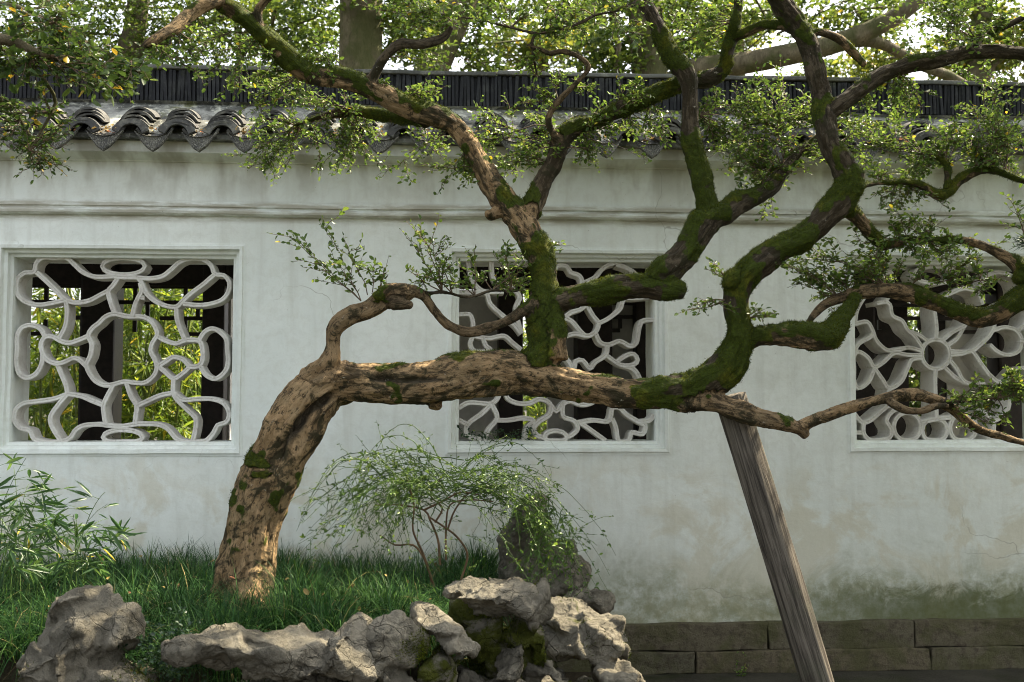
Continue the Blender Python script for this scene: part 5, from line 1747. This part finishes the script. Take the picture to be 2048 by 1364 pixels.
bmesh.ops.recalc_face_normals(bm, faces=bm.faces)
post = bm_obj('prop_post', bm, M['post'], None, True)
post.location = a
post.rotation_euler = Vector(-ax).to_track_quat('Z', 'Y').to_euler()
tag(post, 'weathered grey timber post leaning in to hold up the limb', 'post')

# ------------------------------------------------------------------ small sprigs
f = Foliage(37)
for _ in range(26):
    p = P(f.rg.uniform(945, 1075), f.rg.uniform(868, 886), 0.03 + f.rg.uniform(-.02, .02))
    f.twig(p, p + np.array((f.rg.normal(0, .05), f.rg.uniform(-.05, .0), f.rg.uniform(.0, .05))), .0009, .024, .012, 0, (0, 0), .2, (0, 1), 0.0, .6, .4)
root = thing('sill_fern', 'small dark fern growing on the sill of the middle window', 'fern', tuple(P(1010, 886, 0.03)))
f.build(root, M['cover'], M['shoot'], 'fronds', 'stems')
f = Foliage(38)
c = P(2052, 484, -1.25)
for _ in range(70):
    d = np.array((-1, f.rg.normal(0, .5), f.rg.normal(.15, .55)))
    f.leaf(c + f.rg.normal(0, .012, 3), d, f.rg.normal(0, 1, 3), f.rg.uniform(.03, .055), .0022)
f.tube(np.array([c, c + (.06, 0, .0), c + (.16, 0, -.02)]), .002, .004)
root = thing('pine_sprig', 'tuft of dark pine needles poking in at the right edge above the window', 'pine', tuple(c))
f.build(root, M['cover'], M['twig'], 'needles', 'twig')

# fallen leaves on the bed and rocks
f = Foliage(39)
for _ in range(90):
    x, y = f.rg.uniform(-2.6, 0.4), f.rg.uniform(-2.2, -0.2)
    l = f.rg.uniform(.015, .035)
    f.leaf((x, y, bed_z(x, y) + f.rg.uniform(.06, .17)), f.rg.normal(0, 1, 3), f.rg.normal(0, .6, 3) + (0, 0, 1), l, l * .6)
f.build(None, M['litter'], None, 'fallen_leaves')
tag(bpy.data.objects['fallen_leaves'], 'scattered dry leaves lying on the grass', kind='stuff')

# dry leaves caught between the cover tiles
f = Foliage(36)
for xd in DRIPS:
    for _ in range(int(f.rg.integers(6, 34))):
        c = np.array((xd + f.rg.normal(0, .03), Y_E + f.rg.uniform(-.05, .05), z_se + .012 + abs(f.rg.normal(0, .012))))
        l = f.rg.uniform(.012, .03)
        f.leaf(c, f.rg.normal(0, 1, 3) * (1, 1, .3), f.rg.normal(0, .5, 3) + (0, 0, 1), l, l * .6)
f.build(None, M['litter'], None, 'leaf_litter')
o = bpy.data.objects['leaf_litter']
tag(o, 'dry fallen leaves caught between the eave tiles', kind='stuff')
# ------------------------------------------------------------------ covered walk behind the wall
HALL = thing('covered_walk', 'dark timber covered walk behind the lattice windows', 'walkway', (0, 2.2, 0))
def part(name, m, *boxes, bevel=0.0):
    bm = bmesh.new()
    for b in boxes:
        box(bm, *b, bevel)
    return bm_obj(name, bm, m, HALL)
def X_at(px, Y): return float(P(px, 700, Y)[0])
CY = 2.3
part('floor_paving', M['paving'], (X0, X1, 0.46, 3.0, 0.0, 0.30))
part('roof', M['timber'], (X0, X1, 0.62, 3.0, 2.62, 2.70))
part('eave_beam', M['timber'], (X0, X1, CY - .06, CY + .06, 2.20, 2.40))
for px, w in ((203, .12), (430, .08), (1185, .13), (1020, .09), (1716, .10), (1290, .08), (2010, .1), (-230, .12)):
    x = X_at(px, CY)
    part('column', M['timber'], (x - w, x + w, CY - w, CY + w, 0.3, 2.62), bevel=0.02)
# hanging fret of small timber bars under the beam
def fret(xa, xb, ztop, zbot, seed):
    rr = random.Random(seed)
    nx, nz = int((xb - xa) / .15), 3
    dx, dz = (xb - xa) / nx, (ztop - zbot) / nz
    t = .014
    for j in range(nz + 1):
        z = ztop - j * dz
        segs = [(0, nx)] if j < 2 else [(i, i + 1) for i in range(nx) if rr.random() < 0.62]
        for (i0, i1) in segs:
            part('fret_bar', M['timber'], (xa + i0 * dx, xa + i1 * dx, CY - .012, CY + .012, z - t, z + t))
    for i in range(nx + 1):
        for j in range(nz):
            if rr.random() < 0.55:
                x = xa + i * dx + (dx / 2 if j % 2 else 0)
                if x < xb:
                    part('fret_bar', M['timber'], (x - t, x + t, CY - .011, CY + .011, ztop - (j + 1) * dz + t, ztop - j * dz - t))
fret(X_at(-10, CY), X_at(190, CY), 2.2, 1.86, 1)
fret(X_at(218, CY), X_at(420, CY), 2.2, 1.86, 2)
fret(X_at(1195, CY), X_at(1330, CY), 2.2, 1.90, 3)
fret(X_at(1760, CY), X_at(2000, CY), 2.2, 1.90, 4)
# plastered far side of the walk behind the middle and right windows
for (pa, pb) in ((440, 462), (900, 1000), (1095, 1160), (1200, 1288), (1890, 1960)):
    part('wall_panel', M['inner'], (X_at(pa, CY + .1), X_at(pb, CY + .1), CY + .08, CY + .16, 0.3, 2.2))
for (pa, pb) in ((1000, 1040), (1745, 1815), (1855, 1890)):
    part('door_leaf', M['timber'], (X_at(pa, CY + .1), X_at(pb, CY + .1), CY + .09, CY + .15, 0.3, 2.2))

# ------------------------------------------------------------------ bamboo and shrubs in the garden beyond
def bamboo_clump(label, x, y, n, h, seed, leaves=26, spread=.5):
    root = thing('bamboo_clump', label, 'bamboo', (x, y, 0), 'bamboo beyond the wall')
    f = Foliage(seed)
    rg = f.rg
    for k in range(n):
        bx, by = x + rg.normal(0, spread * .5), y + rg.normal(0, spread * .3)
        hh = h * rg.uniform(.7, 1.1)
        top = np.array((bx + rg.normal(0, .35), by + rg.normal(0, .3), hh))
        p0 = np.array((bx, by, 0.0))
        t = np.linspace(0, 1, 12)[:, None]
        mid = p0 * .4 + top * .6 + np.array((0, 0, .3))
        C = (1 - t) ** 2 * p0 + 2 * t * (1 - t) * mid + t * t * top
        g = Foliage(1); g.tube(C, .016, .006)
        mesh_obj('culm', g.twig_mesh('culm', 7), M['culm'], root, True)
        for q in range(leaves):
            i = rg.integers(2, 12)
            c = C[i]
            d0 = rg.normal(0, 1, 3) * (1, 1, .5); d0 /= np.linalg.norm(d0)
            e = c + d0 * rg.uniform(.15, .45)
            f.tube(np.array([c, (c + e) / 2 + (0, 0, .03), e]), .003, .001)
            for w in range(rg.integers(5, 10)):
                d = d0 + rg.normal(0, .6, 3) + (0, 0, -.35)
                l = rg.uniform(.09, .16)
                f.leaf(c + (e - c) * rg.uniform(.3, 1), d, rg.normal(0, .5, 3) + (0, 0, .8), l, l * .16)
    f.build(root, M['leaf_sunny'], M['culm'], 'leaves', 'branchlets')
i = 0
for (px, y, n, h, lab) in ((90, 4.0, 10, 3.0, 'sunlit bamboo seen through the left side of the left window'), (300, 3.7, 16, 2.9, 'upright bamboo seen right of the dark column in the left window'),
                           (390, 4.6, 12, 3.2, 'taller bamboo further back in the right part of the left window'), (160, 5.4, 10, 3.4, 'far bamboo behind the dark column in the left window'),
                           (1080, 4.2, 9, 2.9, 'bamboo glimpsed low through the middle window'), (1290, 4.0, 8, 2.6, 'bamboo at the right edge of the middle window'), (1860, 4.4, 8, 2.8, 'bamboo glimpsed through the right window')):
    bamboo_clump(lab, X_at(px, y), y, n, h, 200 + i); i += 1

def shrub_mass(name, label, cx, cy, cz, rx, ry, rz, n, ln, m, seed, cat='shrub', group='shrubs beyond the wall', stems=5):
    root = thing(name, label, cat, (cx, cy, 0), group)
    f = Foliage(seed)
    rg = f.rg
    for k in range(stems):
        e = np.array((cx + rg.normal(0, rx * .4), cy + rg.normal(0, ry * .4), cz + rg.uniform(-.3, .6) * rz))
        b = np.array((cx + rg.normal(0, rx * .15), cy + rg.normal(0, ry * .15), 0))
        f.tube(catmull(np.array([b, (b + e) / 2 + rg.normal(0, .1, 3), e]), .1), .03, .008)
    scatter_leaves(f, (cx, cy, cz), (rx, ry, rz), n, ln)
    f.build(root, m, M['farbark'], 'leaves', 'stems')

def scatter_leaves(f, c, r, n, ln, clumps=None, per=22, cr=0.14):
    rg = f.rg
    nc = max(1, n // per)
    u = rg.normal(0, 1, (nc, 3)); u /= np.linalg.norm(u, axis=1)[:, None]
    q = rg.random(nc)[:, None] ** 0.45
    cc = np.array(c) + u * q * np.array(r)
    cs = cr * max(r) * rg.uniform(.6, 1.3, nc)
    cc, cs = np.repeat(cc, per, 0), np.repeat(cs, per)[:, None]
    base = rg.random(nc)
    N = len(cc)
    p = cc + rg.normal(0, 1, (N, 3)) * cs * (0.55, 0.55, 0.28)
    d = rg.normal(0, 1, (N, 3)) * (1, 1, .5) + (0, 0, -.25)
    up = rg.normal(0, .5, (N, 3)) + (0, 0, .9)
    l = ln * rg.uniform(.55, 1.2, N)
    rnd = np.clip(np.repeat(base, per) * .55 + rg.random(N) * .45, 0, 1)
    for i in range(N):
        f.L.append((*p[i], *d[i], *up[i], l[i], l[i] * .55, rnd[i]))

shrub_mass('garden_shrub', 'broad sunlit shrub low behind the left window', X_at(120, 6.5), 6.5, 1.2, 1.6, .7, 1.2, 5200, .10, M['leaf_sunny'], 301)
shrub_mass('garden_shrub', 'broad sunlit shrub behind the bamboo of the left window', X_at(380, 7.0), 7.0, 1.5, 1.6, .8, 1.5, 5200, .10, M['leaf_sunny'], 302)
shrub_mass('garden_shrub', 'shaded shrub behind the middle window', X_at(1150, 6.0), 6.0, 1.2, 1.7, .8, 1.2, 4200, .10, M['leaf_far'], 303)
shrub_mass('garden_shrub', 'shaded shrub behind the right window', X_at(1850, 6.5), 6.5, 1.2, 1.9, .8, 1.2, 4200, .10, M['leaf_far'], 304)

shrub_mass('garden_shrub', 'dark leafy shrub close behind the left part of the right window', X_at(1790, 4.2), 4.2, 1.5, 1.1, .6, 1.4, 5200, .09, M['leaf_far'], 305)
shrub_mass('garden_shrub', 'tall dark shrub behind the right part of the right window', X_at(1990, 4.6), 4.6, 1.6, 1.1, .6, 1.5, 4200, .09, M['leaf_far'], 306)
# ------------------------------------------------------------------ trees rising behind the wall
def far_tree(name, label, limbs, crowns, leaf_m, seed, ln=.085, cat='tree', per=22, cr=.16, voxel=None):
    """limbs as pixel rows (px,py,r,Y); crowns as (px,py,rx px,ry px,Y,ry m,count)"""
    base = P(*limbs[0][0][:2], limbs[0][0][3])
    root = thing(name, label, cat, (base[0], base[1], 0), 'trees rising behind the wall')
    bm = bmesh.new()
    for pts in limbs:
        C4 = np.array([(*P(a, b, Y), r_ * S(P(a, b, Y))) for a, b, r_, Y in pts])
        C4 = catmull(C4, .12)
        T, N, B = frames(C4[:, :3])
        prev = None
        for i in range(len(C4)):
            ring = []
            for k in range(16):
                a = 2 * pi * k / 16
                R = C4[i, 3] * (1 + .10 * noise.noise(Vector((cos(a) * 2, sin(a) * 2, C4[i, 2] * 1.5 + seed))))
                ring.append(bm.verts.new(C4[i, :3] + (N[i] * cos(a) + B[i] * sin(a)) * R))
            if prev:
                for k in range(16):
                    bm.faces.new((prev[k], prev[(k + 1) % 16], ring[(k + 1) % 16], ring[k]))
            prev = ring
    bmesh.ops.recalc_face_normals(bm, faces=bm.faces)
    bm_obj('trunk', bm, M['farbark'], root, True)
    f = Foliage(seed)
    for (px, py, rx, ry, Y, ryd, n) in crowns:
        n = int(n * 2.3)
        c = P(px, py, Y)
        s = S(c)
        scatter_leaves(f, c, (rx * s, ryd, ry * s), n, ln, per=per, cr=cr)
        # a few visible twigs through each clump
        for _ in range(8):
            a = c + f.rg.normal(0, .5, 3) * (rx * s, ryd, ry * s)
            b = c + f.rg.normal(0, .5, 3) * (rx * s, ryd, ry * s)
            f.tube(catmull(np.array([a, (a + b) / 2 + f.rg.normal(0, .1, 3), b]), .15), .018, .006)
    f.build(root, leaf_m, M['farbark'], 'crown', 'twigs')

far_tree('stout_tree', 'stout straight tree trunk rising behind the ridge left of centre',
         [[(723, 1000, 46, 6.0), (722, 400, 44, 6.0), (722, 140, 43, 6.0), (722, 0, 42, 6.0), (720, -300, 40, 6.0), (700, -600, 30, 6.0)]],
         [(820, 60, 90, 90, 6.4, .8, 1100), (600, 30, 130, 110, 6.6, .9, 1300), (760, -60, 200, 80, 5.6, 1., 900)], M['leaf_far'], 401, ln=.075)
far_tree('slanting_tree', 'pale tree trunk slanting right behind the crooked branch stub',
         [[(800, 700, 40, 8.0), (852, 200, 36, 8.0), (880, 100, 34, 8.0), (925, 0, 31, 8.0), (1000, -200, 26, 8.0)]],
         [(960, 130, 60, 45, 8.4, .8, 350), (900, 20, 120, 60, 8.6, .9, 700), (1080, 0, 160, 70, 8.0, 1., 700)], M['leaf_far'], 402, ln=.09)
far_tree('spreading_tree', 'dark tree with a long thick limb reaching to the right above the ridge',
         [[(1310, 1000, 44, 7.0), (1305, 300, 38, 7.0), (1300, 150, 36, 7.0), (1290, 0, 34, 7.0), (1280, -300, 28, 7.0)],
          [(1310, 190, 26, 7.0), (1390, 142, 24, 6.9), (1485, 127, 22, 6.8), (1553, 114, 22, 6.7), (1655, 92, 20, 6.6), (1724, 68, 19, 6.5), (1792, 34, 17, 6.4), (1850, -10, 15, 6.3)],
          [(1660, 92, 13, 6.6), (1730, 82, 12, 6.7), (1775, 92, 11, 6.8), (1812, 114, 11, 6.9), (1850, 135, 10, 6.9), (1895, 150, 10, 7.), (1930, 170, 9, 7.), (1990, 200, 9, 7.)],
          [(1240, 190, 6, 6.6), (1232, 140, 6, 6.6), (1238, 90, 5, 6.6), (1225, 50, 4, 6.6)]],
         [(1215, 110, 85, 60, 6.9, .7, 800), (1380, 60, 120, 70, 7.2, .8, 900), (1500, 20, 130, 40, 7.0, .8, 550), (1250, 10, 150, 50, 7.0, .8, 700), (1700, 30, 150, 40, 6.8, .8, 750)], M['leaf_far'], 403, ln=.08)
far_tree('golden_tree', 'yellow green tree in sun beyond the right end of the ridge',
         [[(1960, 900, 30, 12.), (1955, 200, 24, 12.), (1965, 0, 20, 12.), (1950, -200, 16, 12.)], [(1955, 200, 12, 12.), (1985, 130, 9, 12.), (2040, 90, 7, 12.)]],
         [(1950, 110, 120, 75, 12.5, 1.2, 1500), (1760, 130, 75, 40, 13., 1.2, 600), (2060, 40, 110, 90, 12., 1.2, 1000), (1900, -20, 160, 50, 12., 1., 700)], M['leaf_gold'], 404, ln=.12)
far_tree('golden_tree', 'small yellow tree glimpsed between the two mossy limbs right of centre',
         [[(1480, 900, 24, 14.), (1475, 200, 18, 14.), (1470, 40, 14, 14.)]],
         [(1480, 40, 90, 55, 14., 1.2, 700), (1640, 150, 50, 26, 14.5, 1., 260), (1420, 110, 60, 50, 14., 1., 450)], M['leaf_gold'], 405, ln=.13)
far_tree('fine_leaved_tree', 'fine leaved tree with sky showing through, behind the left end of the wall',
         [[(250, 1000, 30, 7.5), (255, 200, 26, 7.5), (270, 50, 22, 7.5), (300, -150, 16, 7.5)], [(262, 120, 12, 7.5), (340, 60, 9, 7.4), (430, 40, 6, 7.3), (520, 20, 4, 7.2)], [(262, 140, 12, 7.5), (150, 80, 9, 7.6), (60, 60, 6, 7.6)],
          [(470, 200, 7, 8.), (480, 100, 6, 8.), (460, 0, 5, 8.)]],
         [(110, 60, 180, 110, 7.6, .9, 2300), (330, 70, 150, 110, 7.3, .9, 1900), (520, 70, 130, 100, 7.6, .9, 1500), (300, -60, 300, 70, 7.4, 1., 1600)], M['leaf_far'], 406, ln=.062, per=18, cr=.15)
far_tree('back_hedge_tree', 'dense dark tree far behind the centre of the ridge',
         [[(1080, 900, 26, 16.), (1075, 200, 22, 16.), (1080, 60, 18, 16.)]],
         [(1060, 110, 120, 40, 16., 1.4, 700), (1150, 60, 120, 50, 16.5, 1.4, 600)], M['leaf_gold'], 407, ln=.15)

# ------------------------------------------------------------------ nearer tree whose leaves hang in at the top left
NEAR = thing('overhanging_tree', 'broad leaved branches hanging in at the upper left in front of the tiles', 'tree', tuple(P(-500, 1500, -2.0)), None)
f = Foliage(500)
br = [[(-700, 1500, 60, -2.2), (-620, 600, 50, -2.2), (-420, 160, 36, -2.1), (-180, 90, 22, -2.0), (0, 78, 12, -1.9), (60, 98, 8, -1.9), (100, 112, 5, -1.9), (140, 100, 3, -1.85)],
      [(-180, 90, 14, -2.0), (-60, 118, 9, -1.8), (0, 127, 7, -1.75), (60, 125, 6, -1.72), (110, 118, 5, -1.7), (180, 130, 4, -1.7), (262, 122, 3, -1.7)],
      [(-420, 160, 20, -2.1), (-200, 0, 12, -2.0), (0, 8, 5, -1.9), (50, 20, 4, -1.9), (110, 45, 2.5, -1.9)],
      [(-60, 118, 7, -1.8), (0, 200, 5, -1.6), (40, 240, 4, -1.5), (70, 290, 3, -1.5)],
      [(60, 125, 4, -1.72), (108, 190, 4, -1.6), (103, 225, 3, -1.6), (60, 300, 2, -1.6)]]
for b in br:
    C4 = catmull(np.array([(*P(a, c, Y), r_ * S(P(a, c, Y))) for a, c, r_, Y in b]), .03)
    g = Foliage(1)
    # tapering limb
    for k in range(0, len(C4) - 1, 6):
        seg = C4[k:k + 7]
        g.tube(seg[:, :3], seg[0, 3], seg[-1, 3])
    mesh_obj('limb', g.twig_mesh('limb', 9), M['farbark'], NEAR, True)
for (anch, cx, cy, rx, ry, Y, dY, n, ln) in (
        ([(100, 112, -1.9), (180, 130, -1.7), (140, 100, -1.85)], 190, 115, 110, 75, -1.75, .2, 22, .040),
        ([(262, 122, -1.7), (180, 130, -1.7)], 250, 185, 70, 40, -1.7, .15, 10, .040),
        ([(60, 98, -1.9), (0, 78, -1.9)], 60, 140, 90, 60, -1.8, .2, 12, .040),
        ([(50, 20, -1.9), (110, 45, -1.9)], 120, 50, 110, 50, -1.9, .2, 14, .034),
        ([(40, 240, -1.5), (70, 290, -1.5), (60, 300, -1.6)], 80, 260, 85, 55, -1.5, .14, 14, .026),
        ([(70, 290, -1.5), (60, 300, -1.6)], 100, 340, 65, 28, -1.5, .1, 6, .022),
        ([(0, 200, -1.6), (40, 240, -1.5)], 15, 280, 50, 40, -1.5, .1, 6, .026),
        ([(103, 225, -1.6)], 60, 200, 70, 40, -1.6, .12, 8, .032)):
    spray(f, anch, cx, cy, rx * .85, ry * .85, Y, dY, int(n * .85), ln=ln, spacing=ln * .66, depth=2, sub=(3, 4))
f.build(NEAR, M['leaf_near'], M['twig'], 'leaf_spray', 'twigs')

# ------------------------------------------------------------------ unseen upper crown of the old tree, shaped to shade and dapple the light
f = Foliage(600)
for (c, r, n) in (((0.6, -1.0, 4.6), (1.5, 1.0, .5), 2600), ((2.4, -0.6, 4.9), (1.4, 1.1, .5), 2600), ((-0.9, -1.2, 4.3), (1.2, .9, .4), 1500), ((3.9, -0.9, 4.4), (1.1, 1.1, .6), 2000), ((1.6, -1.6, 5.6), (2.0, 1.0, .5), 1500),
                  ((3.4, -1.3, 3.3), (.7, .8, .5), 1100), ((4.1, -2.0, 3.2), (1.0, 1.1, 1.1), 3200), ((3.6, -2.6, 4.4), (1.2, 1.0, .6), 1800)):
    scatter_leaves(f, c, r, int(n * 1.9), .046, per=26, cr=.10)
# holes cut in this crown so sun lands on chosen limbs, grass and rocks
LIT = [(P(870, 240, -1.0), 0.14), (P(905, 265, -.97), 0.14), (P(820, 215, -1.02), 0.11), (P(1055, 465, -1.02), 0.14), (P(1000, 400, -1.0), 0.09), (P(740, 735, -1.13), 0.16), (P(860, 735, -1.12), 0.14), (P(800, 1240, -2.1), 0.18),
       (P(500, 1262, -1.9), 0.14), (P(185, 1215, -2.0), 0.12), (P(870, 1240, -1.95), 0.11), (P(540, 1120, -1.2), 0.12), (P(1400, 745, -1.24), 0.14), (P(1110, 690, -1.1), 0.09), (P(640, 700, -1.2), 0.09),
       (P(386, 25, -1.4), 0.12), (P(1790, 140, -1.2), 0.11), (P(1160, 115, -1.07), 0.11), (P(1120, 1130, -.9), 0.14), (P(900, 940, -.85), 0.16), (P(1300, 185, -.9), 0.11), (P(1560, 500, -1.28), 0.09), (P(1330, 540, -1.12), 0.11),
       (P(560, 1180, -1.3), 0.11), (P(1790, 800, -1.32), 0.08), (P(540, 90, -1.2), 0.14)]
A = np.array(f.L)
keep = np.ones(len(A), bool)
sd_ = np.array(SUN_DIR)
for (q, rad) in LIT:
    dv = A[:, :3] - q
    along = dv @ sd_
    keep &= ~((np.linalg.norm(dv - along[:, None] * sd_, axis=1) < rad + .02) & (along > 0))
f.L = [l for l, k in zip(f.L, keep) if k]
tops = [P(1440, -220, -1.6), P(1200, -190, -1.1), P(330, -150, -1.5), P(2200, 90, -1.2)]
for q in ((0.6, -1.0, 4.6), (2.4, -0.6, 4.9), (-0.9, -1.2, 4.3), (1.6, -1.6, 5.6), (3.9, -0.9, 4.4), (0, -1.1, 4.5), (3.4, -1.3, 3.3), (4.1, -2.0, 3.2), (3.6, -2.6, 4.4)):
    t0 = min(tops, key=lambda t: np.linalg.norm(t - np.array(q)))
    f.tube(catmull(np.array([t0, (t0 + np.array(q)) / 2 + f.rg.normal(0, .1, 3), q]), .08), .03, .01)
f.build(TREE, M['leaf'], M['twig'], 'leaf_spray', 'twigs')

# ------------------------------------------------------------------ unseen evergreen, added off to the right to darken the wall
EV = thing('unseen_shade_tree', 'unseen broad evergreen added off to the right to shade the wall', 'tree', (3.7, -2.9, 0))
f = Foliage(610)
for (c, r, n) in (((3.7, -2.9, 2.6), (1.3, 1.2, 1.5), 9000), ((4.3, -1.6, 2.0), (1.0, 1.0, 1.3), 5000), ((3.4, -3.6, 3.9), (1.3, 1.1, .9), 4500)):
    scatter_leaves(f, c, r, n, .075, per=26, cr=.12)
for _ in range(14):
    q = np.array((3.7, -2.9, 2.6)) + f.rg.normal(0, .7, 3)
    b0 = np.array((3.7, -2.9, f.rg.uniform(.6, 1.6)))
    f.tube(catmull(np.array([b0, (b0 + q) / 2 + (0, 0, .15), q]), .1), .035, .008)
g_ = Foliage(1)
g_.tube(catmull(np.array([(3.7, -2.9, 0), (3.65, -2.85, 1.0), (3.75, -2.9, 2.0), (3.7, -3.0, 3.4)]), .08), .13, .05)
mesh_obj('trunk', g_.twig_mesh('trunk', 14), M['farbark'], EV, True)
f.build(EV, M['leaf_far'], M['farbark'], 'crown', 'twigs')
